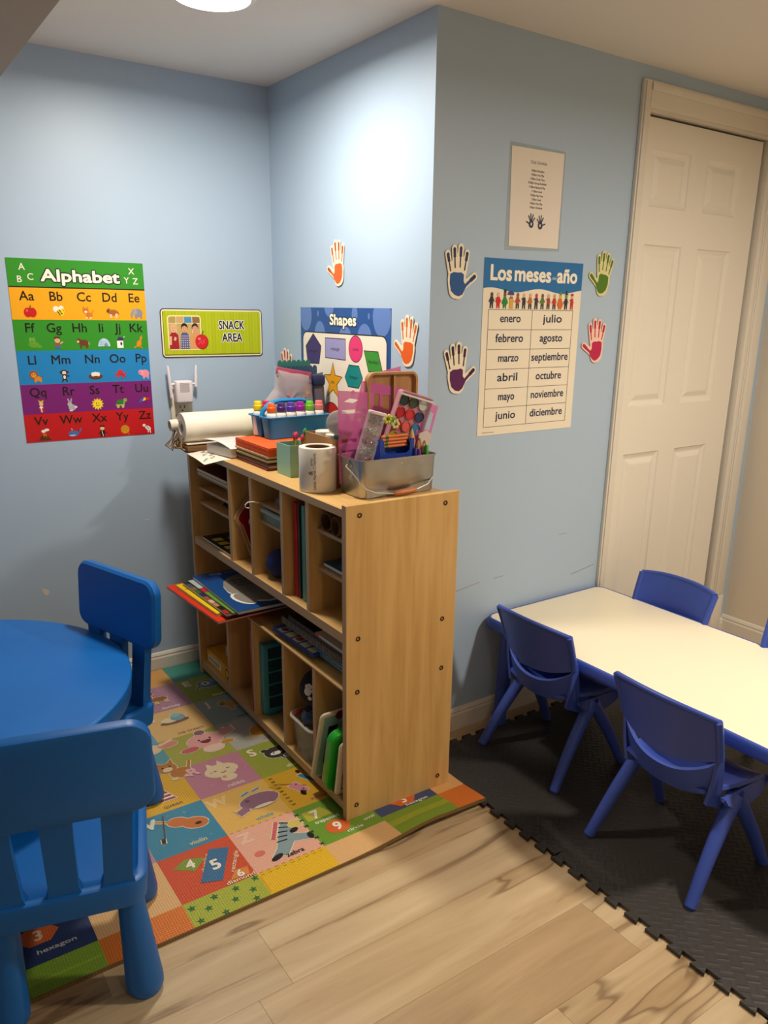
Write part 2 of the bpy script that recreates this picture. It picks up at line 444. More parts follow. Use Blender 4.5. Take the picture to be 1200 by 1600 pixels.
# panelled door: recessed mouldings and raised fields
def panel_door():
    x0, x1, z0, z1 = .868, 1.549, .012, 2.004; yf = WC+.012
    d = bpy.data.objects.new('door_1', None); COL.objects.link(d); struct(d); WM[d] = Matrix()
    xs = [(.924, 1.130), (1.224, 1.428)]; zs = [(1.735, 1.915), (1.06, 1.615), (.16, .885)]
    b = MB()
    rects = [(a, c, e, f) for a, c in xs for e, f in zs]
    X = sorted({x0, x1, *[q for a in xs for q in a]}); Z = sorted({z0, z1, *[q for a in zs for q in a]})
    for i in range(len(X)-1):
        for j in range(len(Z)-1):
            if (X[i], X[i+1], Z[j], Z[j+1]) in rects: continue
            b.add([(X[i], yf, Z[j]), (X[i+1], yf, Z[j]), (X[i+1], yf, Z[j+1]), (X[i], yf, Z[j+1])], [(0, 1, 2, 3)])
    b.box(x0, x1, yf+.012, yf+.032, z0, z1)
    for xx in (x0, x1): b.add([(xx, yf, z0), (xx, yf+.03, z0), (xx, yf+.03, z1), (xx, yf, z1)], [(0, 1, 2, 3)])
    for zz in (z0, z1): b.add([(x0, yf, zz), (x1, yf, zz), (x1, yf+.03, zz), (x0, yf+.03, zz)], [(0, 1, 2, 3)])
    b.build('door_slab', M_DOOR, d, smooth=False, fix=False)
    for a, c, e, f in rects:
        st = [(0, 0), (.004, .005), (.016, .010), (.022, .0105), (.040, .003), (.044, .0025)]
        rings = [[(a+q, yf+dy, e+q), (c-q, yf+dy, e+q), (c-q, yf+dy, f-q), (a+q, yf+dy, f-q)] for q, dy in st]
        MB().loft(rings, caps=(0, 1)).build('door_panel', M_DOOR, d, smooth=False)
    MB().box(.868, .871, yf-.003, yf, .80, .86).build('hinge_slot', mat('#2a2420', .7), d, smooth=False)
panel_door()

# bits of missing paint and scuffs on the walls, thin flakes
def flake(name, pts, wall, hexc, lab, t=.0006):
    if wall == 'A': M = Matrix(((1, 0, 0, 0), (0, 0, -1, 0), (0, 1, 0, 0), (0, 0, 0, 1)))
    else: M = T(0, WC, 0) @ Matrix(((1, 0, 0, 0), (0, 0, -1, 0), (0, 1, 0, 0), (0, 0, 0, 1)))
    o = MB().prism(pts, .0001, t, M=M).build(name, mat(hexc, .7), smooth=False)
    return struct(o)
flake('trim_paint_chip', [(-.938, .428), (-.932, .420), (-.916, .414), (-.911, .404), (-.920, .392), (-.930, .396)], 'A', '#d8cfc0', '')
flake('trim_paint_scuff', [(-.557, .621), (-.536, .622), (-.536, .618), (-.557, .617)], 'A', '#d2cbc0', '')
flake('trim_wall_scratch', [(.13, .507), (.24, .521), (.24, .5195), (.13, .5045)], 'C', '#a58c84', '')
flake('trim_wall_scratch', [(.30, .522), (.345, .5245), (.345, .523), (.30, .5205)], 'C', '#97908a', '')
flake('trim_wall_scratch', [(.60, .632), (.64, .6315), (.64, .630), (.60, .6305)], 'C', '#8b8f90', '')
flake('trim_wall_scratch', [(.68, .4685), (.80, .486), (.80, .4847), (.68, .467)], 'C', '#6f7674', '')

# ceiling lamps, and the added fill lamp built the same way
def ceiling_light(x, y, r, watts, col, label):
    t = thing('ceiling_light', label, 'ceiling light', (x, y, H), 0)
    MB().lathe([(r+.018, 0), (r+.018, -.006), (r+.012, -.014), (r+.001, -.016), (r, -.012)], M=Matrix()).build('trim_ring', mat('#efe9e0', .4), t)
    e = bpy.data.materials.get('lamp_glow')
    if not e:
        e = bpy.data.materials.new('lamp_glow'); e.use_nodes = True; b = e.node_tree.nodes['Principled BSDF']
        b.inputs['Base Color'].default_value = (.9, .87, .8, 1); b.inputs['Emission Color'].default_value = (1, .93, .8, 1)
        b.inputs['Emission Strength'].default_value = 12.0
    MB().lathe([(r-.001, -.0125), (r-.001, -.0165), (r*.6, -.0185), (.001, -.019)]).build('diffuser', e, t)
    l = bpy.data.lights.new('lamp', 'AREA'); l.shape = 'DISK'; l.spread = math.radians(172); l.size = 2*r*.95; l.energy = watts; l.color = col
    lo = bpy.data.objects.new('lamp', l); COL.objects.link(lo); lo.parent = t; lo.location = (0, 0, -.024)
_ll = ['round flush ceiling light above the wooden cubby shelf', 'round ceiling light above the aisle by the cream table', 'round fill light added out of view behind the viewer']
for a, lb in zip(LAMPS, _ll): ceiling_light(*a, lb)
# ---------------------------------------------------------------- interlocking black foam tiles
def foam_mat():
    m = bpy.data.materials.new('foam'); m.use_nodes = True; nt = m.node_tree; b = nt.nodes['Principled BSDF']
    N = nt.nodes.new; L = nt.links.new
    b.inputs['Base Color'].default_value = (*srgb('#302c29'), 1); b.inputs['Roughness'].default_value = .5
    b.inputs['Specular IOR Level'].default_value = .55
    tc = N('ShaderNodeTexCoord'); mp = N('ShaderNodeMapping'); L(tc.outputs['Object'], mp.inputs['Vector'])
    mp.inputs['Rotation'].default_value = (0, 0, PI/4)
    ch = N('ShaderNodeTexChecker'); ch.inputs['Scale'].default_value = 38; L(mp.outputs[0], ch.inputs['Vector'])
    w1 = N('ShaderNodeTexWave'); w1.inputs['Scale'].default_value = 18; w1.bands_direction = 'X'; L(mp.outputs[0], w1.inputs['Vector'])
    w2 = N('ShaderNodeTexWave'); w2.inputs['Scale'].default_value = 18; w2.bands_direction = 'Y'; L(mp.outputs[0], w2.inputs['Vector'])
    mx = N('ShaderNodeMix'); L(ch.outputs['Fac'], mx.inputs[0]); L(w1.outputs['Fac'], mx.inputs[2]); L(w2.outputs['Fac'], mx.inputs[3])
    pw = N('ShaderNodeMath'); pw.operation = 'POWER'; pw.inputs[1].default_value = 3; L(mx.outputs[0], pw.inputs[0])
    bp = N('ShaderNodeBump'); bp.inputs['Strength'].default_value = .32; bp.inputs['Distance'].default_value = .0016
    L(pw.outputs[0], bp.inputs['Height']); L(bp.outputs[0], b.inputs['Normal'])
    return m
M_FOAM = foam_mat()
TS, NT = .605, 10
def tooth_edge(phase, out=.017):
    """profile along an edge of length TS as (t, offset); offset >0 bulges out of the tile"""
    p = TS/NT; e = []
    for k in range(NT):
        s = k*p
        e += [(s, 0), (s+p*.30, 0), (s+p*.20, out), (s+p*.80, out), (s+p*.70, 0)] if (phase == 0) else \
             [(s, 0), (s+p*.30, 0), (s+p*.20, -out), (s+p*.80, -out), (s+p*.70, 0)]
    return e
def foam_tile(x0, y1, label):
    """x0 = left edge, y1 = rear edge"""
    t = thing('foam_tile', label, 'floor mat', (x0, y1-TS, 0), 0, 'interlocking black foam tiles')
    g = .0006; P = []
    for s, o in tooth_edge(1): P.append((g + s*(TS-2*g)/TS, -o))     # front edge: sockets
    for s, o in tooth_edge(0): P.append((TS-g+o, s))                         # right edge: teeth
    for s, o in tooth_edge(0): P.append((TS-s, TS-g+o))                      # rear edge: teeth
    for s, o in tooth_edge(1): P.append((-(-g) - o, TS-s))                   # left edge: sockets
    # keep only distinct corners
    Q = [P[0]]
    for p in P[1:]:
        if math.dist(p, Q[-1]) > 1e-4: Q.append(p)
    MB().prism(Q, .0003, .0105).build('tile_body', M_FOAM, t, smooth=False)
FX, FY = -.062, -1.078
k = 0
names = {(0, 0): 'black foam tile against the shelf end, under the first blue chair',
         (0, 1): 'black foam tile under the rear legs of the second blue chair', (0, 2): 'black foam tile at the bottom right corner of the picture',
         (1, 0): 'black foam tile in the shade beneath the table end by the wall', (1, 1): 'black foam tile below the middle of the cream table',
         (1, 2): 'black foam tile in front of the second chair at the right edge'}
for (i, j), lb in names.items(): foam_tile(FX+i*TS, FY-j*TS, lb)

# ---------------------------------------------------------------- wooden cubby shelf
M_WOOD = wood_mat('maple', '#d6ac6c', '#c29656', (34, 34, 2.2), .38)
M_WOODH = wood_mat('maple_h', '#dab273', '#c99d5f', (30, 2.2, 30), .36)
M_EDGE = mat('#b5936e', .45)
SX, SY, SR = -.4343, -1.2442, -.0129
SM = Matrix.Translation((SX, SY, 0)) @ Matrix.Rotation(SR, 4, 'Z')
shelf = thing('cubby_shelf', 'light maple cubby shelf unit standing against the blue wall', 'shelf', (SX, SY, 0), SR)
SL, SD, SB = 1.128, .3575, .0138
def board(name, x0, x1, y0, y1, z0, z1, edge='x', m=None):
    """panel with a paler banded front edge"""
    b = MB(); b.box(x0+.0012, x1, y0, y1, z0, z1, m or M_WOODH)
    b.box(x0, x0+.0012, y0, y1, z0, z1, M_EDGE)
    return b.build(name, None, shelf, smooth=False)
for y0, y1 in ((0, .02), (SL-.02, SL)):
    sp = board('side_panel', 0, SD, y0, y1, SB, .9177, m=M_WOOD)
board('top_board', .003, SD-.004, .02, SL-.02, .885, .905)
board('middle_shelf', .003, SD-.008, .02, SL-.02, .543, .570)
board('lower_shelf', .003, SD-.008, .02, SL-.02, .402, .407)
board('bottom_board', .003, SD-.008, .02, SL-.02, .036, .062)
MB().box(SD-.008, SD-.004, .02, SL-.02, .036, .885, M_WOOD).build('back_panel', None, shelf, smooth=False)
for y in (.215, .372, .588, .760): board('divider', .004, SD-.008, y-.009, y+.009, .570, .885, m=M_WOOD)
for y in (.190, .387, .614, .832): board('divider', .004, SD-.008, y-.009, y+.009, .062, .402, m=M_WOOD)
for y0, y1, z in ((.02, .206, .811), (.02, .206, .702), (.381, .579, .808), (.381, .579, .752), (.769, SL-.02, .806), (.769, SL-.02, .757), (.769, SL-.02, .702), (.841, SL-.02, .318)):
    board('small_shelf', .030, SD-.008, y0, y1, z-.010, z)
for a, z in ((.040, .891), (.311, .890), (.313, .555), (.316, .403), (.036, .557), (.034, .403), (.032, .055), (.316, .049)):
    M = T(a, 0, z) @ RX(90)
    b = MB().lathe([(.0070, -.001), (.0070, .0010), (.0058, .0018), (.0040, .0018), (.0026, -.0003), (.0001, -.0005)], mat('#54422c', .35, .8), 16, M)
    b.build('screw', None, shelf)
for (y, z) in ((.381-.0+.0005, .66), (.381+.0005, .61), (.2065+.018, .66)):
    pass
for y, a, z in ((.7685, .12, .65), (.5785, .14, .655), (.5785, .14, .60), (.2057, .12, .655), (.3777, .12, .30), (.6047, .10, .30), (.6047, .10, .20), (.8227, .12, .30)):
    pass
for y, a, z in ((.5970, .12, .655), (.2240, .11, .665), (.3960, .10, .30), (.3960, .10, .22), (.6230, .10, .30)):
    MB().cyl((a, y, z), (a, y+.0012, z), .0026, m=mat('#1c120a', .8), n=10).build('peg_hole', None, shelf)

# ---------------------------------------------------------------- round blue table
M_RB = mat('#0a64b8', .42, bump=(220, .08), noise=(6, '#1069bd'))
M_RB2 = mat('#0a5fae', .40, bump=(200, .06))
tb = thing('round_table', 'round bright blue plastic play table at the left edge', 'table', (-1.362, -.79, .0131))
R0 = .483
MB().lathe([(0.001, .460), (R0-.008, .460), (R0-.003, .459), (R0, .456), (R0+.0005, .450), (R0-.004, .405), (R0-.008, .399), (R0-.03, .407), (R0-.034, .431), (.001, .431)], n=96).build('tabletop', M_RB, tb)
for k in range(4):
    a = math.radians(45+90*k); c, s_ = math.cos(a), math.sin(a)
    M = T(.30*c, .30*s_, 0)
    MB().lathe([(.040, .0), (.046, .003), (.048, .014), (.034, .40), (.033, .4305), (.001, .4305), ], n=28, M=M @ T(0, 0, 0)).build('leg', M_RB2, tb)

# ---------------------------------------------------------------- rounded blue toddler chairs
def make_round_chair(name, label, loc, rz, group):
    t = thing(name, label, 'chair', loc, rz, group)
    m = M_RB2
    def ring(wr, wf, y0, y1, r, z, n=5):
        P = []
        for (cx, cy, a) in ((wf-r, y1-r, 0), (-(wf-r), y1-r, 90), (-(wr-r), y0+r, 180), (wr-r, y0+r, 270)):
            for k in range(n+1):
                q = math.radians(a+90*k/n); P.append((cx+r*math.cos(q), cy+r*math.sin(q), z))
        return P
    st = [(0, .248), (.002, .2445), (.0035, .300), (.001, .3045), (-.002, .3065), (-.014, .3065), (-.022, .2995), (-.045, .2965)]
    MB().loft([ring(.150+q-.004*0, .165+q, -.178-q, .150+q, .040, z) for q, z in ((-.004, .246), (0, .249), (.004, .296), (.002, .303), (-.003, .306), (-.013, .306), (-.020, .2985), (-.045, .295))], m).build('seat', m, t)
    for sx in (-1, 1):
        for sy, px, py in ((-1, .118, -.125), (1, .128, .108)):
            fx, fy = sx*(px+.012), py+sy*.020
            pts = [(fx, fy, 0.0), (fx, fy, .003), (fx, fy, .014), (sx*(px+.011), py+sy*.018, .03), (sx*px, py+sy*.004, .20), (sx*(px-.002), py, .250)]
            MB().tube(pts, [.026, .032, .0375, .0385, .0275, .025], m, 26).build('leg', m, t)
    # backrest board, leaning back, and three slats
    lean = math.radians(-4)
    Mb = T(0, -.160, .300) @ Matrix.Rotation(-lean, 4, 'X')
    P = rrect(-.180, .180, .172, .366, .042, 7)
    MB().prism(P, -.015, .015, m, Mb @ Matrix(((1, 0, 0, 0), (0, 0, -1, 0), (0, 1, 0, 0), (0, 0, 0, 1))), bev=.007).build('backrest', m, t)
    for k in (-1, 0, 1):
        b = MB(); w0, w1 = .027, .030
        rings = []
        for z, w, d in ((-.02, .036, .016), (.006, .031, .014), (.02, w0, .012), (.12, w1*.92, .011), (.190, .029, .011)):
            cx = k*(.098+.008*z/.15)
            rings.append([(cx-w, -d, z), (cx+w, -d, z), (cx+w, d, z), (cx-w, d, z)])
        b.loft(rings, m, M=Mb); b.build('slat', m, t, angle=25)
    return t
CH2 = make_round_chair('toddler_chair', 'bright blue plastic chair in the left foreground, seen from behind', (-1.165, -1.305, 0), math.radians(-14), 'bright blue chairs around the round table')
CH2.rotation_euler = (math.radians(2.0), 0, math.radians(-14)); CH2.location.z = .005
CH1 = dup(CH2, (-1.033, -.769, .0131), math.radians(108), 'bright blue plastic chair on the far side of the round table')

# ---------------------------------------------------------------- cream table with blue rim
M_ROY = mat('#3650ae', .36, bump=(260, .10))
M_ROY2 = mat('#3c53ac', .38, bump=(240, .12))
TX0, TX1, TY1, TY0, TZ = .250, .832, -1.000, -2.22, .402
def rect_table():
    t = thing('rectangular_table', 'low cream activity table with thick blue rim, end against wall', 'table', ((TX0+TX1)/2, (TY0+TY1)/2, 0))
    W, D = (TX1-TX0)/2, (TY1-TY0)/2
    def R(q, z, r=.045): return [(x, y, z) for x, y in rrect(-W+q, W-q, -D+q, D-q, max(r-q, .008), 8)]
    MB().loft([R(.030, TZ-.034), R(.004, TZ-.036), R(.001, TZ-.030), R(0, TZ-.016), R(.003, TZ-.004), R(.007, TZ), R(.0125, TZ), R(.0128, TZ-.004), R(.030, TZ-.005)], caps=(1, 1)).build('rim', M_ROY, t)
    MB().prism([(x, y) for x, y, z in R(.0129, 0)], TZ-.0045, TZ-.0003).build('tabletop', mat('#eee3c8', .34, bump=(40, .02)), t, smooth=False)
    for sx in (-1, 1):
        for sy in (-1, 1):
            x, y = sx*(W-.065), sy*(D-.075)
            pts = [(x+sx*.012, y+sy*.020, .0108), (x+sx*.012, y+sy*.020, .016), (x+sx*.011, y+sy*.019, .06), (x, y, TZ-.036)]
            MB().tube(pts, [.019, .022, .0215, .030], M_ROY2, 20).tube([(x+sx*.012, y+sy*.020, .0108), (x+sx*.012, y+sy*.020, .045), (x+sx*.0115, y+sy*.0195, .05)], [.026, .026, .021], M_ROY2, 20).build('leg', None, t)
    MB().box(-W+.05, W-.05, -D+.06, D-.06, TZ-.058, TZ-.0345).build('underframe', M_ROY2, t, smooth=False)
rect_table()

# ---------------------------------------------------------------- moulded one-piece school chairs
def make_shell_chair(label, loc, rz, group):
    """faces +y in its own frame; origin on the mat below the seat centre"""
    t = thing('school_chair', label, 'chair', loc, rz, group)
    m = M_ROY2
    def back(u, v):        # u across, v up
        x = (u*2-1); w = .142 + .006*v
        y = -.128 - .030*v**1.2 + .034*abs(x)**2.2*(1-.25*v)
        z = .372 + (.124 - .010*abs(x)**2.5)*v - .034*(1-v)*(1-abs(x)**2.0)
        return (x*w, y, z)
    b = MB().shell(back, 22, 10, .011, m)
    # rolled side edges
    for sx in (0, 1):
        b.tube([back(sx, v/8) for v in range(9)], [.010]*9, m, 10)
    b.tube([back(u/20, 1) for u in range(21)], .0075, m, 8)
    b.build('backrest', None, t, angle=60)
    # lower band under the hand slot
    def band(u, v):
        x = (u*2-1); y = -.124 + .036*abs(x)**2.2 + .02*(1-v)
        z = .246 + (.060 + .032*abs(x)**2.4)*v + .020*abs(x)**2
        return (x*.136, y, z)
    MB().shell(band, 18, 4, .010, m).build('lower_band', None, t, angle=60)
    for sx in (-1, 1):     # side struts joining back and seat, broad and curved
        def strut(u, v, sx=sx):
            return (sx*(.120 + .018*v + .004*math.sin(v*PI)), -.094 + .058*u*(1-v) + .020*u*v - .004*v, .238 + .150*v - .028*u*(1-v)*1.0)
        MB().shell(strut, 5, 8, .009, m).build('side_strut', None, t, angle=60)
    def seat(u, v):
        x = u*2-1; y = -.100 + .240*v
        z = .250 + .014*abs(x)**3 - .010*(1-x*x)*math.sin(v*PI) - .020*max(0, v-.82)/.18*1.0 + .010*(1-v)
        return (x*(.116+.030*math.sin(min(1, v*1.4)*PI/2)), y, z)
    MB().shell(seat, 18, 16, .010, m).build('seat', None, t, angle=60)
    for sx in (-1, 1):     # skirt along the seat side
        def skirt(u, v, sx=sx):
            y = -.065 + .190*u; d = .045*math.sin(u*PI)**.6
            return (sx*(.140+.012*v), y, .259 - .004 - d*v)
        MB().shell(skirt, 14, 3, .008, m).build('side_skirt', None, t, angle=60)
        top = (sx*.137, .005, .240)
        for fy, bow in ((-.162, -.006), (.140, .006)):
            foot = (sx*.163, fy, 0.0)
            pts = []; rr_ = []
            for k in range(9):
                q = k/8; p = Vector(foot).lerp(Vector(top), q)
                p.y += bow*math.sin(q*PI)*1.5; pts.append(p); rr_.append(.0125+.0045*q)
            MB().tube([Vector(foot), Vector(foot)+Vector((0, 0, .003))] + pts[1:], [.0110, .0145] + [.0145+.0065*k/8 for k in range(1, 9)], m, 16).build('leg', None, t)
    return t
FZ = .0106
G4 = 'royal blue moulded chairs around the cream table'
c3 = make_shell_chair('royal blue moulded chair nearest the blue wall, front side of table', (.318, -1.300, FZ), -PI/2, G4)
c4 = dup(c3, (.248, -1.826, FZ), math.radians(-91), 'royal blue moulded chair nearest the viewer at the cream table')
c5 = dup(c3, (.725, -1.318, FZ), math.radians(90), 'royal blue moulded chair behind the table, in front of the white door')
c6 = dup(c3, (.722, -1.820, FZ), math.radians(92), 'royal blue moulded chair cut off by the right edge of the photo')
# ---------------------------------------------------------------- pictures used on the prints, in units of -1..1
BK, WH = '#1d1a1c', '#f3ead9'
P_APPLE = [('e', -.35, -.1, .6, .75, '#c9161d'), ('e', .35, -.1, .6, .75, '#c9161d'), ('l', [(0, .5), (.12, 1)], .14, '#4a2a14'), ('e', -.45, .2, .15, .22, '#ef5a55')]
P_BEE = [('e', -.5, .45, .45, .5, '#f0ede2'), ('e', .3, .6, .4, .42, '#f0ede2'), ('e', .1, -.1, .62, .5, '#f3cf1b', -35), ('l', [(-.3, .1), (.1, -.5)], .16, BK), ('l', [(0, .3), (.4, -.3)], .16, BK), ('e', .5, .2, .35, .35, '#f3cf1b'), ('e', .6, .25, .06, .09, BK)]
def p_pet(c, c2='#f1dcc0', ears=1, eye=BK):
    return [('e', .3, -.45, .55, .45, c), ('l', [(.7, -.3), (1, .4)], .14, c), ('e', -.2, .25, .5, .45, c), ('p', [(-.65, .4), (-.6, 1), (-.25, .65)], c), ('p', [(.2, .45), (.25, 1), (-.1, .65)], c),
            ('e', -.2, .1, .25, .2, c2), ('e', -.38, .35, .06, .08, eye), ('e', -.02, .35, .06, .08, eye), ('e', -.15, -.85, .2, .13, c2), ('e', .5, -.85, .2, .13, c2)]
def p_beast(c, c2, leg=None):
    return [('e', .15, 0, .8, .5, c), ('p', [(-.5, -.2), (-.45, -.9), (-.2, -.9), (-.1, -.3)], leg or c), ('p', [(.4, -.2), (.45, -.9), (.75, -.9), (.85, -.1)], leg or c), ('e', -.6, .3, .38, .4, c), ('e', -.75, .2, .2, .2, c2),
            ('l', [(.9, .1), (1.05, -.3)], .1, c2), ('e', -.6, .45, .05, .08, BK)]
P_CAT = p_pet('#d9791f'); P_DOG = p_beast('#a8622b', '#6b3517', '#e3c9a4')
P_ELE = [('e', .2, 0, .8, .7, '#8f8b92'), ('e', -.45, .15, .5, .55, '#a19da5'), ('l', [(-.75, .1), (-.95, -.4), (-.8, -.8)], .25, '#8f8b92'), ('p', [(-.3, -.2), (-.3, -.95), (0, -.95), (0, -.3)], '#8f8b92'), ('p', [(.5, -.2), (.5, -.95), (.85, -.95), (.9, -.1)], '#8f8b92'), ('e', -.55, .3, .05, .07, BK)]
P_FROG = [('e', 0, -.2, .8, .5, '#5f9e2e'), ('e', -.2, .4, .5, .4, '#6cae35'), ('e', -.45, .75, .18, .18, '#6cae35'), ('e', .05, .75, .18, .18, '#6cae35'), ('e', .8, -.5, .4, .25, '#5f9e2e'), ('l', [(-.5, .3), (-.2, .2), (.1, .3)], .07, BK)]
P_KID = [('e', 0, .45, .42, .42, '#e9b98c'), ('p', [(-.5, .6), (-.4, 1), (.4, 1), (.5, .6), (0, .75)], '#5b2a16'), ('p', [(-.45, .0), (.45, .0), (.35, -.9), (-.35, -.9)], '#b5432e'), ('p', [(-.35, -.35), (.35, -.35), (.35, -.95), (-.35, -.95)], '#2a6fb3'), ('l', [(.4, -.1), (.85, .2)], .16, '#e9b98c'), ('e', -.15, .45, .05, .07, BK), ('e', .15, .45, .05, .07, BK)]
P_HORSE = p_beast('#6b3a1e', '#dcc29c')
P_IGLOO = [('h', 0, -.6, 1, 1.3, '#b9d3e6')] + [('l', [(-.9, -.6+.35*k), (.9-.12*k, -.6+.35*k)], .07, '#7fa6c4') for k in range(1, 3)] + [('h', .3, -.6, .3, .55, '#6d93b3'), ('l', [(-.4, -.6), (-.4, .5)], .05, '#7fa6c4')]
P_JAM = [('p', [(-.55, -.9), (.5, -.9), (.5, .4), (-.55, .4)], '#f2eee6'), ('p', [(-.6, .3), (-.2, .95), (.55, .8), (.55, .3)], '#3a2c63'), ('e', .15, -.2, .16, .28, BK), ('l', [(.55, .8), (.8, 1)], .1, '#dfe6ef')]
P_ROO = [('e', 0, -.2, .4, .6, '#e08a1e', -20), ('e', .4, .75, .22, .22, '#e08a1e'), ('l', [(.15, .1), (.4, .7)], .25, '#e08a1e'), ('l', [(-.2, -.5), (-.9, -.9)], .18, '#e08a1e'), ('l', [(0, -.6), (.5, -.95)], .22, '#c97615'), ('l', [(.45, .8), (.5, 1.15)], .1, '#e08a1e')]
P_LION = [('e', -.3, .25, .65, .65, '#a84a16'), ('e', -.3, .2, .4, .4, '#e29a35')] + [('e', .35, -.4, .55, .4, '#d98a2b'), ('p', [(-.3, -.3), (-.3, -.95), (0, -.95), (.1, -.4)], '#d98a2b'), ('p', [(.5, -.4), (.55, -.95), (.85, -.95), (.85, -.3)], '#d98a2b'), ('e', -.45, .3, .06, .08, BK), ('e', -.15, .3, .06, .08, BK), ('l', [(.85, -.3), (1.1, .1)], .1, '#8a3c12')]
P_MONK = [('e', 0, .5, .5, .45, '#3a2015'), ('e', 0, .45, .32, .3, '#edd9bd'), ('e', -.55, .55, .16, .18, '#3a2015'), ('e', .55, .55, .16, .18, '#3a2015'), ('e', 0, -.25, .35, .5, '#3a2015'), ('e', 0, -.25, .2, .3, '#f0e3cf'), ('l', [(-.2, -.6), (-.4, -1)], .2, '#3a2015'), ('l', [(.2, -.6), (.4, -1)], .2, '#3a2015'), ('l', [(.2, 0), (.8, -.1)], .16, '#3a2015')]
P_NEST = [('e', 0, -.3, 1.15, .5, '#5e2c12'), ('e', -.4, .05, .32, .35, WH), ('e', 0, .1, .32, .36, WH), ('e', .42, .05, .32, .35, WH), ('l', [(-1, -.3), (0, -.55), (1, -.3)], .2, '#7c4120')]
P_OCTO = [('e', 0, .2, .5, .5, '#d2262b')] + [('l', [(0, 0), (x*.6, -.1), (x, y)], .2, '#d2262b') for x, y in ((-1, .1), (-.9, -.6), (-.4, -.8), (.4, -.8), (.9, -.6), (1, .2))]
P_PIG = [('e', .2, -.05, .75, .65, '#f090a0'), ('e', -.5, .15, .45, .45, '#f4a3b0'), ('e', -.65, .05, .2, .15, '#d96a80'), ('p', [(-.2, -.4), (-.2, -.95), (.1, -.95), (.1, -.4)], '#f090a0'), ('p', [(.5, -.4), (.5, -.95), (.8, -.95), (.8, -.3)], '#f090a0'), ('e', -.55, .35, .05, .07, BK)]
P_QUEEN = [('e', 0, .45, .32, .35, '#e9bd93'), ('p', [(-.35, .75), (-.4, 1.1), (0, .9), (.4, 1.1), (.35, .75)], '#e8b62b'), ('p', [(-.3, .1), (.3, .1), (.45, -.9), (-.35, -.9)], '#b8202a'), ('l', [(-.1, .1), (.0, -.9)], .16, WH), ('e', -.05, -.1, .3, .18, WH)]
P_RABB = [('e', 0, -.35, .6, .5, '#b3b0b4'), ('e', -.35, .2, .38, .35, '#bdbabf'), ('e', -.5, .8, .12, .4, '#b3b0b4', 20), ('e', -.1, .8, .12, .4, '#b3b0b4', -15), ('e', .6, -.3, .2, .2, '#dddadd'), ('e', -.45, .25, .05, .07, BK), ('e', -.2, -.85, .3, .13, '#dddadd')]
P_SUN = [('s', 0, 0, 1.05, '#f2cf1d', 12, .68), ('e', 0, 0, .66, .66, '#f7dc36'), ('e', -.2, .15, .07, .1, BK), ('e', .2, .15, .07, .1, BK), ('l', [(-.3, -.15), (0, -.3), (.3, -.15)], .08, BK)]
P_TURT = [('h', -.1, -.3, .75, .9, '#2f7a2c'), ('e', .75, .45, .32, .3, '#8ab64a'), ('l', [(.45, -.2), (.7, .4)], .22, '#8ab64a'), ('e', -.5, -.6, .24, .28, '#b9c06a'), ('e', .3, -.6, .24, .28, '#b9c06a'), ('l', [(-.9, -.35), (.6, -.35)], .14, '#c7c27a'), ('e', .82, .5, .05, .07, BK)]
P_UMB = [('p', [(-1, -.2), (-.6, .5), (0, .75), (-.3, .1)], '#2a62c0'), ('p', [(-.3, .1), (0, .75), (.4, .6), (.25, .25)], '#f0cf25'), ('p', [(.25, .25), (.3, .75), (1, .6), (.9, .3)], '#d0262c'), ('l', [(0, .2), (.5, -1)], .08, '#7a1f1f')]
P_VOLC = [('p', [(-1, -.9), (-.3, .2), (.3, .2), (1, -.9)], '#5c2d12'), ('p', [(-.35, .2), (-.1, -.4), (.1, 0), (.3, -.5), (.35, .2)], '#d96b14'), ('e', -.1, .6, .35, .25, '#f1efe8'), ('e', .4, .8, .4, .22, '#f1efe8')]
P_WHALE = [('e', -.1, -.1, .85, .5, '#4a6fb0'), ('p', [(.6, -.1), (1.1, .9), (.8, .5), (1.35, .8), (1, .1)], '#4a6fb0'), ('e', -.3, -.4, .55, .14, '#a9bfe0'), ('e', -.6, .05, .05, .07, BK), ('l', [(-.3, .45), (-.35, .8)], .1, WH)]
P_BOY = [('e', 0, .5, .38, .38, '#e9bd93'), ('p', [(-.4, .6), (-.3, .98), (.35, .98), (.4, .6), (0, .75)], '#2b1810'), ('p', [(-.4, .1), (.4, .1), (.35, -.95), (-.35, -.95)], '#1c1c20'), ('l', [(-.1, 0), (.1, -.9)], .1, WH), ('l', [(-.4, -.2), (-.7, -.5)], .14, '#1c1c20'), ('l', [(.4, -.2), (.7, -.4)], .14, '#1c1c20')]
P_YARN = [('e', 0, 0, .75, .75, '#d2921e'), ('l', [(-.5, .3), (.4, .5)], .06, '#a86f12'), ('l', [(-.6, 0), (.6, .1)], .06, '#a86f12'), ('l', [(.5, -.6), (.7, -.8), (.5, -1)], .08, '#d2921e')]
P_ZEB = [('e', .1, 0, .55, .35, '#efeae4', -30), ('e', -.55, .5, .28, .25, '#efeae4'), ('l', [(-.2, .2), (-.5, .5)], .25, '#efeae4'), ('l', [(.4, -.2), (.5, -.9)], .18, '#efeae4'), ('l', [(.1, -.1), (.1, -.8)], .18, '#efeae4'), ('l', [(-.35, .5), (-.2, .2)], .08, BK), ('l', [(0, .3), (-.05, -.1)], .09, BK), ('l', [(.3, .15), (.2, -.25)], .09, BK)]

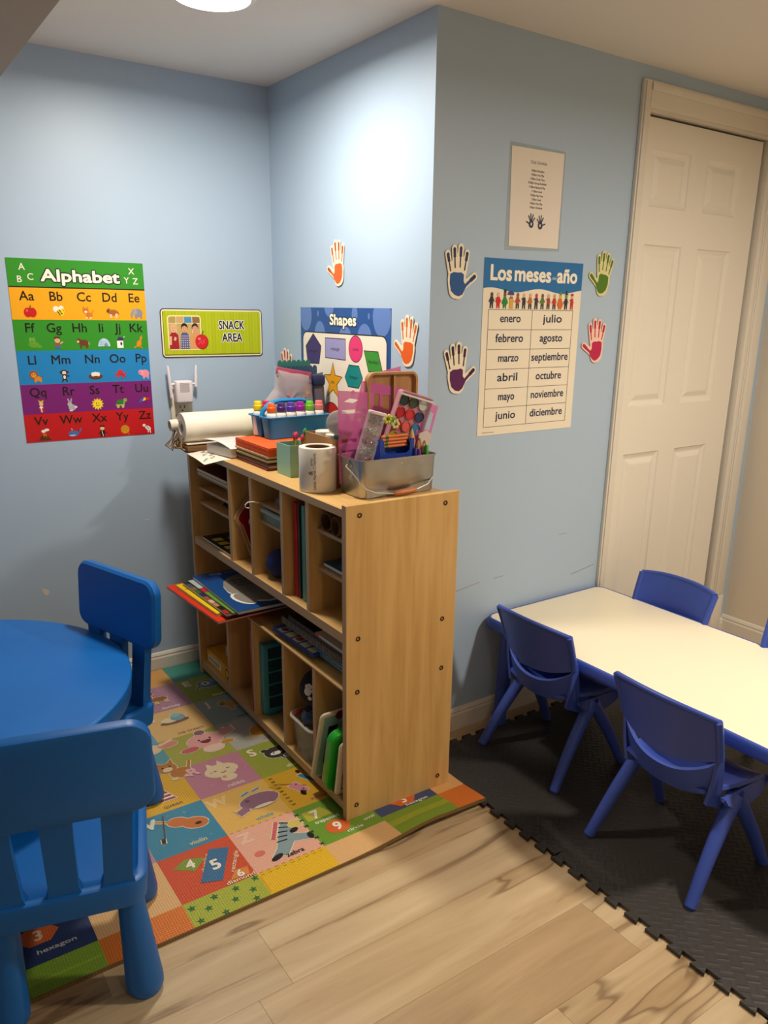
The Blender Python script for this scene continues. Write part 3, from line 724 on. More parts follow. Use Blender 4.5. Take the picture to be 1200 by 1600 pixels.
# ---------------------------------------------------------------- printed play mat
def ss(a, b, x): q = max(0, min(1, (x-a)/(b-a))); return q*q*(3-2*q)
MZ = .0128
def mat_z(x, y):
    f = ss(-1.262, -1.395, y)
    bump = .018*math.exp(-((x+.235)/.13)**2) + .007*ss(-.2, -.07, x)
    return MZ + f*bump - .003*ss(-.35, -.55, x)*ss(-1.30, -1.385, y)
def mat_material(c):
    k = ('pm', c)
    if k in MATS: return MATS[k]
    m = bpy.data.materials.new('print_' + c.lstrip('#')); m.use_nodes = True; nt = m.node_tree; b = nt.nodes['Principled BSDF']
    N = nt.nodes.new; L = nt.links.new
    tc = N('ShaderNodeTexCoord'); mx = None; hs = []
    for d in ('X', 'Y'):
        w = N('ShaderNodeTexWave'); w.bands_direction = d; w.inputs['Scale'].default_value = 50; L(tc.outputs['Object'], w.inputs['Vector'])
        pw = N('ShaderNodeMath'); pw.operation = 'POWER'; pw.inputs[1].default_value = 5; L(w.outputs['Fac'], pw.inputs[0]); hs.append(pw)
    mx = N('ShaderNodeMath'); mx.operation = 'MAXIMUM'; L(hs[0].outputs[0], mx.inputs[0]); L(hs[1].outputs[0], mx.inputs[1])
    bp = N('ShaderNodeBump'); bp.inputs['Strength'].default_value = .55; bp.inputs['Distance'].default_value = .0012; bp.invert = True
    L(mx.outputs[0], bp.inputs['Height']); L(bp.outputs[0], b.inputs['Normal'])
    c0 = srgb(c); mc = N('ShaderNodeMix'); mc.data_type = 'RGBA'; mc.inputs[6].default_value = (*c0, 1); mc.inputs[7].default_value = (*[q*.72 for q in c0], 1)
    sc = N('ShaderNodeMath'); sc.operation = 'MULTIPLY'; sc.inputs[1].default_value = .55; L(mx.outputs[0], sc.inputs[0]); sc.inputs[1].default_value = .75; L(sc.outputs[0], mc.inputs[0])
    L(mc.outputs[2], b.inputs['Base Color']); b.inputs['Roughness'].default_value = .36
    MATS[k] = m; return m
def play_mat():
    t = thing('play_mat', 'colourful foam play mat printed with alphabet animals, under shelf and chairs', 'play mat', (-.9, -.7, 0))
    X0, X1, Y0, Y1 = -1.78, -.045, -1.386, -.016
    nx, ny = 100, 80; b = MB()
    xs = [X0+(X1-X0)*i/nx for i in range(nx+1)]; ys = [Y0+(Y1-Y0)*j/ny for j in range(ny+1)]
    def wob(x, y):
        return x, y
    top = []; bot = []
    for y in ys:
        for x in xs:
            a, c = wob(x, y); z = mat_z(x, y)
            top.append((a, c, z)); fl = .0107 if x > -.075 else .0004
            bot.append((a, c, max(fl, z-.010 if z > MZ+.003 else fl)))
    W = nx+1; n = len(top); f = []
    for j in range(ny):
        for i in range(nx):
            a = j*W+i; f += [(a, a+1, a+W+1, a+W), (n+a, n+a+W, n+a+W+1, n+a+1)]
    for i in range(nx): f += [(i, n+i, n+i+1, i+1), (ny*W+i, ny*W+i+1, n+ny*W+i+1, n+ny*W+i)]
    for j in range(ny): f += [(j*W, (j+1)*W, n+(j+1)*W, n+j*W), (j*W+nx, n+j*W+nx, n+(j+1)*W+nx, (j+1)*W+nx)]
    b.add(top+bot, f, mat_material('#7d6038')); b.build('mat_body', None, t, world=True, angle=50)
    X = [-.345, -.54, -.735, -.93, -1.125, -1.32, -1.515, -1.76]; Y = [-.018, -.16, -.355, -.55, -.737, -.925, -1.118, -1.302, -1.384]
    cells = {(0, 0): '#3f9488', (0, 1): '#8a9a34', (0, 2): '#8ea39f', (0, 3): '#b0aea4', (0, 4): '#9aa13a', (0, 5): '#d9a626', (0, 6): '#6f9a2e', (0, 7): '#e0b27a',
             (1, 0): '#dda45a', (1, 1): '#b2839a', (1, 2): '#e2b878', (1, 3): '#a7a646', (1, 4): '#c08093', (1, 5): '#e3b45c', (1, 6): '#e8ae96', (1, 7): '#e6b81a',
             (2, 0): '#8fb05a', (2, 1): '#e2b878', (2, 2): '#6f9fb8', (2, 3): '#5b9aa6', (2, 4): '#e0ad22', (2, 5): '#3a86a6', (2, 6): '#d0502a', (2, 7): '#a9b23a',
             (3, 0): '#c98aa0', (3, 1): '#e0ad22', (3, 2): '#d9a05a', (3, 3): '#a7a646', (3, 4): '#d88a9a', (3, 5): '#b58a98', (3, 6): '#e0b27a', (3, 7): '#d9772a',
             (4, 0): '#5b9aa6', (4, 1): '#a7a646', (4, 2): '#c08093', (4, 3): '#e0b27a', (4, 4): '#5b9aa6', (4, 5): '#8a9a34', (4, 6): '#2d3a63', (4, 7): '#7fa02e',
             (5, 0): '#dda45a', (5, 1): '#b2839a', (5, 2): '#a7a646', (5, 3): '#d0502a', (5, 4): '#e0ad22', (5, 5): '#c08093', (5, 6): '#d0502a', (5, 7): '#e6b81a',
             (6, 0): '#8fb05a', (6, 1): '#e2b878', (6, 2): '#6f9fb8', (6, 3): '#e0ad22', (6, 4): '#b58a98', (6, 5): '#a7a646', (6, 6): '#3a86a6', (6, 7): '#d9772a'}
    d = Draw((0, 0, 0), (1, 0, 0), (0, 1, 0), zf=mat_z, eps=.00030); d.mf = mat_material
    for (i, j), c in cells.items(): d.rect(X[i+1], X[i], Y[j+1], Y[j], c, 10 if j > 5 and i < 2 else 2); d.flush('printed_square', t)
    yb = -1.285
    for j in range(1, 7):      # hidden under the shelf, seen only as slivers
        d.rect(X[0], -.145, Y[j+1] if j < 6 else yb, Y[j], ('#c08093', '#3f9488', '#e0ad22', '#8ea39f', '#e2b878', '#3a4a74')[j-1], 8 if j > 4 else 1); d.flush('printed_square', t)
    d.rect(X[0], -.145, -1.384, yb, '#7c9a2c', 14); d.rect(X[0], -.145, -1.345, -1.318, '#9aa830', 14); d.flush('printed_square', t); d.rect(-.145, -.046, yb, -1.10, '#e2a766', 8); d.flush('printed_square', t); d.rect(-.145, -.046, -1.384, yb, '#dc7426', 8); d.flush('printed_square', t)
    d = Draw((0, 0, .0016), (1, 0, 0), (0, 1, 0), zf=lambda x, y: mat_z(x, y)+.0007, eps=.00018); d.mf = mat_material; d.auto = t; d.outline = '#e8d9b8'
    cx = lambda i: (X[i]+X[i+1])/2
    cy = lambda j: (Y[j]+Y[j+1])/2
    def letter(ch, i, j, c='#f0e6cf'):
        x, y = X[i+1]+.034, Y[j]-.058
        d.text(ch, x, y, .040, '#c9b78e' if c == '#f0e6cf' else c, bold=.05); d.text(ch, x, y, .040, c, bold=.015)
    def word(w, i, j, c='#efe6d2'): d.text(w, X[i]-.075, Y[j+1]+.014, .016, c, bold=.02, wmax=.12)
    G1, G2, BR = '#5e7f97', '#86a6b8', '#7c4a28'
    # column nearest the shelf
    d.pic([('e', 0, 0, .9, .7, G1), ('e', -.2, .1, .35, .35, '#ded7c3'), ('e', -.2, .1, .12, .14, BK), ('e', .7, .3, .5, .4, G2), ('l', [(-.7, -.2), (-1.1, -.5)], .25, G1)], -.435, -.235, .048); letter('E', 0, 1); word('elephant', 0, 1)
    d.pic(p_beast('#c99a4e', '#8a5a28'), -.42, -.43, .05); letter('J', 0, 2); word('jaguar', 0, 2, '#5a5f60')
    d.pic([('e', 0, -.45, 1.1, .35, '#e0bc78'), ('e', .1, -.3, .8, .35, '#d9943a'), ('h', .1, -.25, .8, .95, '#d0872f')], -.42, -.655, .052); letter('N', 0, 3); word('nut', 0, 3, '#c77b5a')
    d.pic([('e', -.2, .2, .75, .6, '#34322e'), ('e', -.25, .1, .4, .18, WH), ('e', .35, -.35, .55, .5, '#34322e'), ('e', .25, -.45, .32, .3, '#e8dcc0'), ('e', .8, -.1, .25, .4, WH, -30), ('e', -.8, .65, .2, .16, '#34322e'), ('e', .3, .7, .2, .16, '#34322e'), ('e', -.4, .15, .06, .06, BK)], -.425, -.825, .055); letter('S', 0, 4); word('skunk', 0, 4, '#e9e2c4')
    d.pic([('l', [(-1.2, .6), (-.2, .1), (.5, -.5)], .07, '#a4562a'), ('p', [(-.5, .0), (.1, .2), (.5, -.9), (0, -1.1)], '#d98a94'), ('p', [(.5, .7), (.8, .75), (1.5, -.5), (1.2, -.65)], '#2f7aa0'), ('s', -1.1, .4, .45, '#c99a1c', 5, .4), ('e', .75, 1.1, .14, .2, BK), ('e', 0, -.1, .06, .06, BK), ('e', .2, -.7, .06, .06, BK)], -.47, -1.005, .050); word('xylophone', 0, 5, '#b05a6a')
    for k in range(9): d.rect(-.527, -.515, -.945-.019*k, -.938-.019*k, '#8a6a20')
    d.poly([(-.525, -1.145), (-.465, -1.145), (-.445, -1.19), (-.525, -1.19)], '#b9b23c'); d.text('7', -.492, -1.186, .036, WH, bold=.03)
    d.text('trapezoid', -.475, -1.210, .013, WH, w=.075, bold=.02)
    d.ell(-.465, -1.248, .036, .030, '#d9662a'); d.text('9', -.465, -1.263, .034, WH, bold=.03); d.text('circle', -.430, -1.288, .012, WH, w=.05, bold=.02)
    d.text('oval', -.372, -1.268, .012, WH, w=.036, bold=.02, rot=5)
    d.ngon(-.245, -1.246, .045, 6, '#d9662a', 0, .030); d.text('3', -.245, -1.262, .030, WH, bold=.03); d.text('hexagon', -.215, -1.281, .012, WH, w=.075, bold=.02)
    # next column
    d.pic([('e', -.3, .3, .5, .4, BR), ('e', -.3, .15, .3, .2, '#d8b890'), ('e', .55, -.2, .6, .38, '#96612f'), ('l', [(-.7, .6), (-1.1, .9)], .2, BR), ('l', [(.1, .6), (.4, 1)], .2, BR), ('l', [(.3, -.4), (.2, -.9)], .16, '#d8b070'), ('l', [(.9, -.4), (1, -.9)], .16, '#d8b070')], -.66, -.25, .05); letter('D', 1, 1, '#c99ab0'); word('donkey', 1, 1)
    d.pic([('e', 0, -.3, 1, .32, '#8a5c38'), ('e', -.2, 0, .55, .35, '#e3d7b0'), ('e', .35, .15, .5, .45, '#7fa7ad'), ('e', .3, .5, .3, .3, '#93bcc0')], -.64, -.43, .052); letter('I', 1, 2); word('ice cream', 1, 2, '#8f7d6a')
    # big group picture across two squares
    d.pic([('e', 0, .15, .8, .62, '#e2a3a0'), ('e', .95, .35, .5, .3, '#e6aaa6', 20), ('e', -.25, .25, .05, .07, BK), ('e', .25, .25, .05, .07, BK), ('h', 0, .15, .25, -.28, '#7a2626'), ('e', .1, -.65, .45, .3, '#ecc9b4'), ('e', -.85, -.3, .4, .2, '#c85f63'), ('e', .8, -.45, .3, .16, '#c88a30')], -.60, -.63, .075)
    d.pic(p_pet('#b8742e', '#e6cda0'), -.75, -.73, .062); d.pic([('e', -.5, 0, .55, .5, '#e9c8a6'), ('e', .5, .1, .6, .35, '#d98a7a'), ('e', -.6, 0, .14, .14, '#b8484a'), ('l', [(0, .2), (.9, .5)], .2, '#e9c8a6')], -.74, -.585, .055)
    d.pic([('e', 0, 0, .7, .6, '#8a6070'), ('l', [(.5, .2), (1.3, .6)], .14, '#c2b05a')], -.60, -.565, .026)
    d.pic([('e', 0, .1, .9, .62, '#e6d0a8'), ('p', [(-.6, .5), (-.5, 1), (-.25, .65)], '#e6d0a8'), ('p', [(0, .65), (.15, 1.05), (.35, .6)], '#e6d0a8'), ('l', [(-.45, .15), (-.25, .15)], .06, BK), ('l', [(.3, .15), (.5, .15)], .06, BK), ('l', [(-.1, -.1), (.05, -.16), (.2, -.1)], .06, BK), ('e', .1, -.75, .4, .3, '#e6d0a8'), ('e', -.1, -.6, .12, .12, '#d98a94')], -.625, -.82, .056); letter('R', 1, 4, '#e6b3b6'); word('rabbit', 1, 4, '#e8d8cc')
    d.pic([('e', .1, 0, 1, .58, '#92677c'), ('p', [(-.7, -.1), (-1.25, -.35), (-1.35, -.1), (-1.15, -.75), (-.6, -.55)], '#92677c'), ('e', .1, -.5, .5, .12, '#e6d8c4'), ('e', -.45, .2, .12, .12, '#6e4a5e'), ('l', [(-.5, .75), (-.1, .9)], .16, '#5a93a8'), ('l', [(.1, .85), (.5, .95)], .14, '#5a93a8')], -.60, -1.02, .060); letter('W', 1, 5, '#ecc98a'); word('whale', 1, 5, '#6fa0a8')
    d.pic([('p', [(-.9, -.9), (-.5, -.5), (.1, .6), (.4, 1), (.8, .6), (.5, 0), (1.1, -.3), (1, -.7), (.3, -.45), (-.3, -1.1)], '#8a9ea4'), ('e', .85, .55, .35, .28, '#d9c46a'), ('e', .62, .2, .22, .14, BK, 20), ('l', [(-.4, .1), (0, .75), (.2, 1.1)], .18, '#d0606a')] + [('l', [(-.35+.16*k, -.15+.28*k), (.1+.13*k, -.2+.24*k)], .07, BK) for k in range(5)] + [('e', -.75, -1.0, .3, .14, BK, 20), ('e', 1.05, -.5, .14, .22, BK)], -.615, -1.21, .064)
    letter('Z', 1, 6, '#efc2ac'); d.ell(-.695, -1.235, .015, .011, '#d9746a'); word('zebra', 1, 6, '#2c2430')
    # column partly behind the chairs
    d.pic([('p', [(-.6, .2), (.6, .2), (1, -.9), (-1, -.9)], '#a04a58'), ('l', [(-.75, -.2), (.75, -.2)], .16, WH), ('l', [(-.9, -.6), (.9, -.6)], .16, WH), ('e', 0, .5, .4, .4, '#e8b98c'), ('l', [(.2, .8), (.8, 1.3)], .12, '#9a6a20')], -.835, -.835, .045); word('queen', 2, 4, '#8a5a4a')
    d.pic([('e', .5, -.25, .55, .38, '#c96f2f', -25), ('e', -.1, .15, .45, .32, '#c96f2f', -25), ('l', [(-.4, .3), (-1.1, .75)], .13, '#c98a3a'), ('e', .6, -.35, .14, .1, BK), ('l', [(-1.0, -.9), (-.5, .9)], .06, '#5a4334'), ('l', [(-1.05, -.9), (-.98, -.6)], .16, '#3a2a22')], -.82, -1.0, .066); letter('V', 2, 5, '#d6e0d2'); word('violin', 2, 5, '#d9c79c')
    d.poly([(-.905, -1.17), (-.865, -1.148), (-.82, -1.170), (-.86, -1.205)], '#7f9a34'); d.text('4', -.862, -1.190, .032, WH, bold=.03); d.text('rhombus', -.822, -1.192, .013, '#efb59a', w=.07, rot=62, bold=.02)
    d.poly([(-.865, -1.255), (-.815, -1.275), (-.752, -1.165), (-.800, -1.145)], '#3a6f9a'); d.text('5', -.808, -1.228, .038, WH, bold=.03); d.text('rectangle', -.758, -1.228, .012, '#efd2b4', w=.08, rot=60, bold=.02)
    return d, t, X, Y
_d, _t, _X, _Y = play_mat()
_d.poly([(-.80, -1.288), (-.775, -1.258), (-.742, -1.262), (-.750, -1.290)], '#dd8a38'); _d.text('6', -.768, -1.288, .026, WH, bold=.03)
_d.text('diamond', -.775, -1.3005, .013, '#f2dcc0', w=.075, bold=.02)
for x, y in ((-.915, -1.325), (-.88, -1.345), (-.855, -1.318), (-.815, -1.352), (-.80, -1.320), (-.765, -1.345), (-.745, -1.312), (-.91, -1.372), (-.85, -1.378), (-.77, -1.376)): _d.star(x, y, .011, '#2f6a34')
_d.auto = None; _d.flush('printed_digits', _t, 'stuff')
# dashed seams and the second number square on the left
for k in range(9):
    _d.rect(-.728+.021*k, -.718+.021*k, -1.1185, -1.1165, '#b0705c'); _d.rect(-.728+.021*k, -.718+.021*k, -1.303, -1.301, '#b0705c')
    _d.rect(-.728+.021*k, -.718+.021*k, -1.3130, -1.3110, '#c08a14'); _d.rect(-.732, -.730, -1.374+.007*k, -1.370+.007*k, '#c08a14')
for k in range(6): _d.line([(-.545, -1.14-.029*k), (-.533, -1.148-.029*k)], .003, '#2c3a20'); _d.line([(-.545, -1.148-.029*k), (-.533, -1.14-.029*k)], .003, '#2c3a20')
_d.ngon(-1.235, -1.212, .046, 6, '#d9662a', 0, .034); _d.text('3', -1.235, -1.228, .032, '#e9c9a8', bold=.03); _d.text('hexagon', -1.205, -1.272, .013, '#c9c6bc', w=.082, bold=.02)
_d.rect(-1.315, -1.13, -1.352, -1.345, '#8fae34'); _d.pic([('e', 0, 0, 1, .7, '#a79ab8'), ('e', 1.3, .6, .4, .3, '#a79ab8')], -1.0, -1.19, .028)
random.seed(3)
for i, j in ((1, 4), (1, 1), (2, 5)):
    for _ in range(7): _d.star(random.uniform(_X[i+1]+.015, _X[i]-.015), random.uniform(_Y[j+1]+.015, _Y[j]-.015), .006, '#cf95a6' if i == 1 else '#5f9db8')
_d.auto = None; _d.flush('printed_stars', _t, 'stuff')
# ---------------------------------------------------------------- posters and signs
UA, VA = (1, 0, 0), (0, 0, 1)
UB = (0, -1, 0)
def sheet_on(name, label, cat, O, U, w, h, t=.0008, m=None, curl=0., poly=None, group=None):
    """thin sheet standing off a wall; O = lower left corner on the wall"""
    o = thing(name, label, cat, tuple(Vector(O) + Vector(U)*w/2), 0, group)
    U = Vector(U); N = U.cross(Vector(VA)); M = Matrix(((U.x, 0, N.x, O[0]), (U.y, 0, N.y, O[1]), (0, 1, N.z, O[2]), (0, 0, 0, 1)))
    pl = poly or [(0, 0), (w, 0), (w, h), (0, h)]
    MB().prism(pl, .0006, .0006+t, m or mat('#efe8da', .3), M=M).build('sheet', None, o, smooth=False, world=True)
    return o, Draw(Vector(O) + N*(.0006+t), U, VA)

# alphabet poster
AX, AZ, AW, AH = -.928, .939, .4335, .587
o, d = sheet_on('alphabet_poster', 'alphabet poster with coloured bands and small pictures, left on back wall', 'poster', (AX, 0, AZ), UA, AW, AH)
zs = [AH, 1.438-AZ, 1.3375-AZ, 1.239-AZ, 1.130-AZ, 1.0325-AZ, 0]
for k, c in enumerate(('#2f8f24', '#f5a914', '#2f8f24', '#1583c4', '#7a1a72', '#c4141c')): d.rect(0, AW, zs[k+1], zs[k], c)
d.rect(0, AW, zs[1]-.001, zs[1]+.003, BK)
d.build('colour_bands', o)
d2 = Draw(d.O + d.N*.0004, UA, VA)
d2.text('Alphabet', .225, .520, .036, BK, bold=.105, w=.250); d2.text('Alphabet', .225, .520, .036, '#f5efdf', bold=.040, w=.250)
for ch, x, y in (('A', .045, .552), ('B', .035, .514), ('C', .068, .522), ('X', .392, .550), ('Y', .374, .520), ('Z', .404, .518)): d2.text(ch, x, y, .020, '#f3ecd4', bold=.01)
d2.build('title', o)
rows = [('Aa Bb Cc Dd Ee', [P_APPLE, P_BEE, P_CAT, P_DOG, P_ELE], [.050, .140, .228, .312, .395]),
        ('Ff Gg Hh Ii Jj Kk', [P_FROG, P_KID, P_HORSE, P_IGLOO, P_JAM, P_ROO], [.050, .124, .205, .275, .330, .395]),
        ('Ll Mm Nn Oo Pp', [P_LION, P_MONK, P_NEST, P_OCTO, P_PIG], [.045, .135, .237, .322, .404]),
        ('Qq Rr Ss Tt Uu', [P_QUEEN, P_RABB, P_SUN, P_TURT, P_UMB], [.052, .150, .235, .315, .398]),
        ('Vv Ww Xx Yy Zz', [P_VOLC, P_WHALE, P_BOY, P_YARN, P_ZEB], [.052, .148, .243, .322, .402])]
dl = Draw(d.O + d.N*.0004, UA, VA); dp = Draw(d.O + d.N*.0004, UA, VA)
for r, (tx, pics, xs) in enumerate(rows):
    top, bot = zs[r+1], zs[r+2]; hh = top-bot
    for s_, pc, x in zip(tx.split(), pics, xs):
        dl.text(s_, x, bot+hh*.60, .0290, '#15130f', bold=.012); dl.flush('letter_pair', o)
        dp.pic(pc, x+.006, bot+hh*.245, .0205); dp.flush('letter_picture', o)

# snack sign
SW, SH = .394, .171
o, d = sheet_on('snack_sign', 'lime green SNACK AREA sign with a photo of children', 'sign', (-.446, 0, 1.208), UA, SW, SH, t=.0016, m=mat('#3a1c44', .4), poly=rrect(0, SW, 0, SH, .014))
d.rr(.003, SW-.003, .003, SH-.003, .012, '#efe6b8'); d.rr(.008, SW-.008, .008, SH-.008, .008, '#b3bf12')
for k in range(60): d.rect(.010+.0062*k, .0125+.0062*k, .010, SH-.010, '#a9b40e' if k % 2 else '#bcc926') if k % 3 else None
d.rect(.010, SW-.010, .008, .0115, '#5b6a0a'); d.rect(.008, .0105, .010, SH-.010, '#6f7f0c')
d.build('sign_face', o)
d = Draw(d.O + d.N*.0006, UA, VA)
d.text('SNACK', .270, .100, .030, '#f6f2dc', bold=.075, w=.100); d.text('SNACK', .270, .100, .030, '#1c1630', bold=.022, w=.100)
d.text('AREA', .270, .055, .030, '#f6f2dc', bold=.075, w=.080); d.text('AREA', .270, .055, .030, '#1c1630', bold=.022, w=.080)
d.build('lettering', o)
d = Draw(d.O, UA, VA)
d.rr(.024, .150, .026, .148, .012, '#efe9a8'); d.rr(.028, .146, .030, .144, .009, '#c9a86a')
for x in (.056, .086, .116): d.rect(x-.001, x+.001, .030, .144, '#e6dcc0')
d.rect(.028, .146, .119, .121, '#e6dcc0'); d.rect(.087, .115, .122, .142, '#4a90b8'); d.rect(.118, .145, .122, .142, '#8a6a44'); d.rect(.030, .055, .122, .142, '#b39a54')
for x, sk, hr, sh in ((.046, '#e6b48c', '#d9b878', '#a3202a'), (.086, '#dba57e', '#2a1a12', '#5a5a86'), (.126, '#dca683', '#4a2616', '#dd9a62')):
    d.poly([(x-.018, .030), (x+.018, .030), (x+.016, .078), (x+.008, .088), (x-.008, .088), (x-.016, .078)], sh)
    d.ell(x, .106, .0125, .015, hr); d.ell(x, .101, .0105, .0135, sk); d.ell(x-.004, .104, .0012, .0015, BK); d.ell(x+.004, .104, .0012, .0015, BK); d.line([(x-.004, .096), (x, .0945), (x+.004, .096)], .0012, '#a03a34')
    d.poly([(x-.0115, .106), (x-.009, .117), (x, .1205), (x+.009, .117), (x+.0115, .106), (x, .112)], hr)
for a in range(5):
    for c in range(6): d.rect(.070+.0075*a, .0735+.0075*a, .034+.008*c, .0375+.008*c, '#d9d3dc')
d.line([(.034, .075), (.032, .045)], .008, '#e6b48c'); d.line([(.052, .072), (.048, .060)], .008, '#e6b48c')
d.ell(.150, .055, .0255, .0265, '#8d0f16'); d.ell(.149, .056, .0245, .0255, '#d2202a'); d.ell(.140, .066, .006, .004, '#ef7f7a'); d.line([(.150, .080), (.157, .093)], .004, '#3a6a1c'); d.line([(.135, .045), (.150, .060), (.160, .050)], .0025, '#e8555a'); d.line([(.140, .062), (.150, .045), (.162, .064)], .0025, '#e8555a')
d.build('photo_picture', o)

# shapes poster on the side wall: u runs towards the viewer
PW, PH = .580, .445; pz0 = .945
o, d = sheet_on('shapes_poster', 'blue Shapes poster with coloured shapes, partly hidden behind the supplies', 'poster', (0, -.221, pz0), UB, PW, PH, m=mat('#1f4f96', .3))
q = lambda y, z: (-y-.221, z-pz0)
for x, y, rx, ry in ((.04, .42, .042, .055), (.14, .350, .038, .050), (.205, .445, .03, .03), (.31, .355, .038, .03), (.37, .425, .018, .028), (.43, .345, .044, .052), (.53, .42, .052, .062), (.128, .425, .006, .010), (.455, .42, .006, .010), (.02, .25, .01, .02)):
    P = [(x+rx*math.cos(a*PI/10), y+ry*math.sin(a*PI/10)) for a in range(20)]
    d.poly([(min(max(a, 0), PW), min(b, PH)) for a, b in P], '#5d7fc0')
P = rrect(.014, PW-.018, -.0+.012, 1.308-pz0, .030); d.poly(P, BK); d.poly(inset(P, .004), '#efe6d6')
d.build('poster_background', o)
d = Draw(d.O + d.N*.0005, UB, VA)
d.text('Shapes', .295, q(0, 1.3345)[1], .034, '#14233f', bold=.105, w=.168); d.text('Shapes', .295, q(0, 1.3345)[1], .034, '#f6efd9', bold=.04, w=.168); d.build('title', o)
d = Draw(d.O, UB, VA)
def shp(pts, c, lab, lc=BK):
    pts = [q(*p) for p in pts]
    area = sum(pts[i][0]*pts[(i+1) % len(pts)][1] - pts[(i+1) % len(pts)][0]*pts[i][1] for i in range(len(pts)))
    if area < 0: pts = pts[::-1]
    d.poly(inset(pts, -.0028), BK); d.poly(pts, c)
    mx = sum(p[0] for p in pts)/len(pts); my = sum(p[1] for p in pts)/len(pts); d.text(lab, mx, my-.006, .0115, lc, bold=.0, wmax=.066); d.flush('printed_shape', o)
ellp = lambda y, z, r, r2, n=24: [(y + r*math.cos(2*PI*k/n), z + r2*math.sin(2*PI*k/n)) for k in range(n)]
shp([(-.314, 1.299), (-.368, 1.259), (-.353, 1.200), (-.272, 1.197), (-.260, 1.256)], '#3a2c6e', 'pentagon')
shp([(-.400, 1.288), (-.532, 1.288), (-.532, 1.222), (-.400, 1.224)], '#9a98cc', 'rectangle')
shp(ellp(-.598, 1.260, .041, .041), '#e2387a', 'circle')
shp([(-.652, 1.256), (-.731, 1.256), (-.757, 1.196), (-.678, 1.194)], '#3b9434', 'rhombus')
st = [(-.450 + (.062 if k % 2 == 0 else .026)*math.cos(math.radians(90+36*k)), 1.143 + (.062 if k % 2 == 0 else .026)*math.sin(math.radians(90+36*k))) for k in range(10)]
shp(st, '#eaa516', 'star')
shp([(-.557, 1.205), (-.617, 1.205), (-.640, 1.168), (-.617, 1.136), (-.552, 1.136), (-.532, 1.165)], '#128a88', 'hexagon')
shp(ellp(-.437, 1.024, .056, .045), '#cf2a1c', 'oval')
shp([(-.300, 1.10), (-.345, 1.02), (-.255, 1.02)], '#e07a1c', 'triangle'); shp([(-.67, 1.10), (-.74, 1.10), (-.74, 1.03), (-.67, 1.03)], '#7a3a9a', 'square')

# months poster
LW, LH = .4195, .527; lx, lz = .1965, 1.0105
o, d = sheet_on('months_poster', 'white poster of Spanish month names headed Los meses del a\u00f1o', 'poster', (lx, WC, lz), UA, LW, LH, m=mat('#eadfca', .3))
hb = [(LW*k/24, .438 + .006*math.sin(k/24*2*PI*2.1+.6)) for k in range(25)]
d.poly([(0, LH), *hb[:1], *hb[1:], (LW, LH)], '#0f6aa8'); d.build('header_band', o)
d = Draw(d.O + d.N*.0004, UA, VA)
d.text('Los', .068, .466, .043, '#f4ead6', bold=.035, w=.082); d.text('meses', .200, .466, .043, '#f4ead6', bold=.035, w=.152); d.text('del', .292, .4735, .010, '#cfe0ea', w=.018); d.text('a\u00f1o', .350, .466, .043, '#f4ead6', bold=.035, w=.088)
d.build('title', o)
d = Draw(d.O, UA, VA); tx0, tx1, tz0, tz1 = .024, .387, .026, .381
for k in range(7): z = tz0 + (tz1-tz0)*k/6; d.rect(tx0, tx1, z-.0006, z+.0006, '#2a2a2e')
for x in (tx0, (tx0+tx1)/2, tx1): d.rect(x-.0006, x+.0006, tz0, tz1, '#2a2a2e')
d.rect(.02, .07, .008, .0095, '#8a8276'); d.build('table_lines', o)
d = Draw(d.O, UA, VA)
for i, cl in enumerate((('enero', 'febrero', 'marzo', 'abril', 'mayo', 'junio'), ('julio', 'agosto', 'septiembre', 'octubre', 'noviembre', 'diciembre'))):
    for k, w_ in enumerate(cl):
        d.text(w_, tx0+(tx1-tx0)*(.25+.5*i), tz1-(tz1-tz0)*(k+.62)/6, .0245, '#17284a', bold=.016, w=.0205*len(w_)*(.80 if len(w_) > 6 else .82)); d.flush('month_name', o)
d = Draw(d.O, UA, VA)
figs = [('#2a2030', '#5a3420', 0), ('#d2262b', '#e6b48c', 'h'), ('#2f8f34', '#7a4a2c', 'c'), ('#5a3a86', '#d9a63a', 'u'), ('#b5432e', '#8a5a3a', 0), ('#26262e', '#e0ae84', 0), ('#b5652e', '#d9a67a', 0), ('#2a2a4a', '#c2302a', 'f'),
        ('#4f7a34', '#7a4a2c', 0), ('#a03a30', '#d9a67a', 0), ('#c2302a', '#c99a5a', 0), ('#d9661c', '#c9b050', 'k'), ('#26262e', '#6a8a3a', 'w'), ('#c2262b', '#e0ae84', 's')]
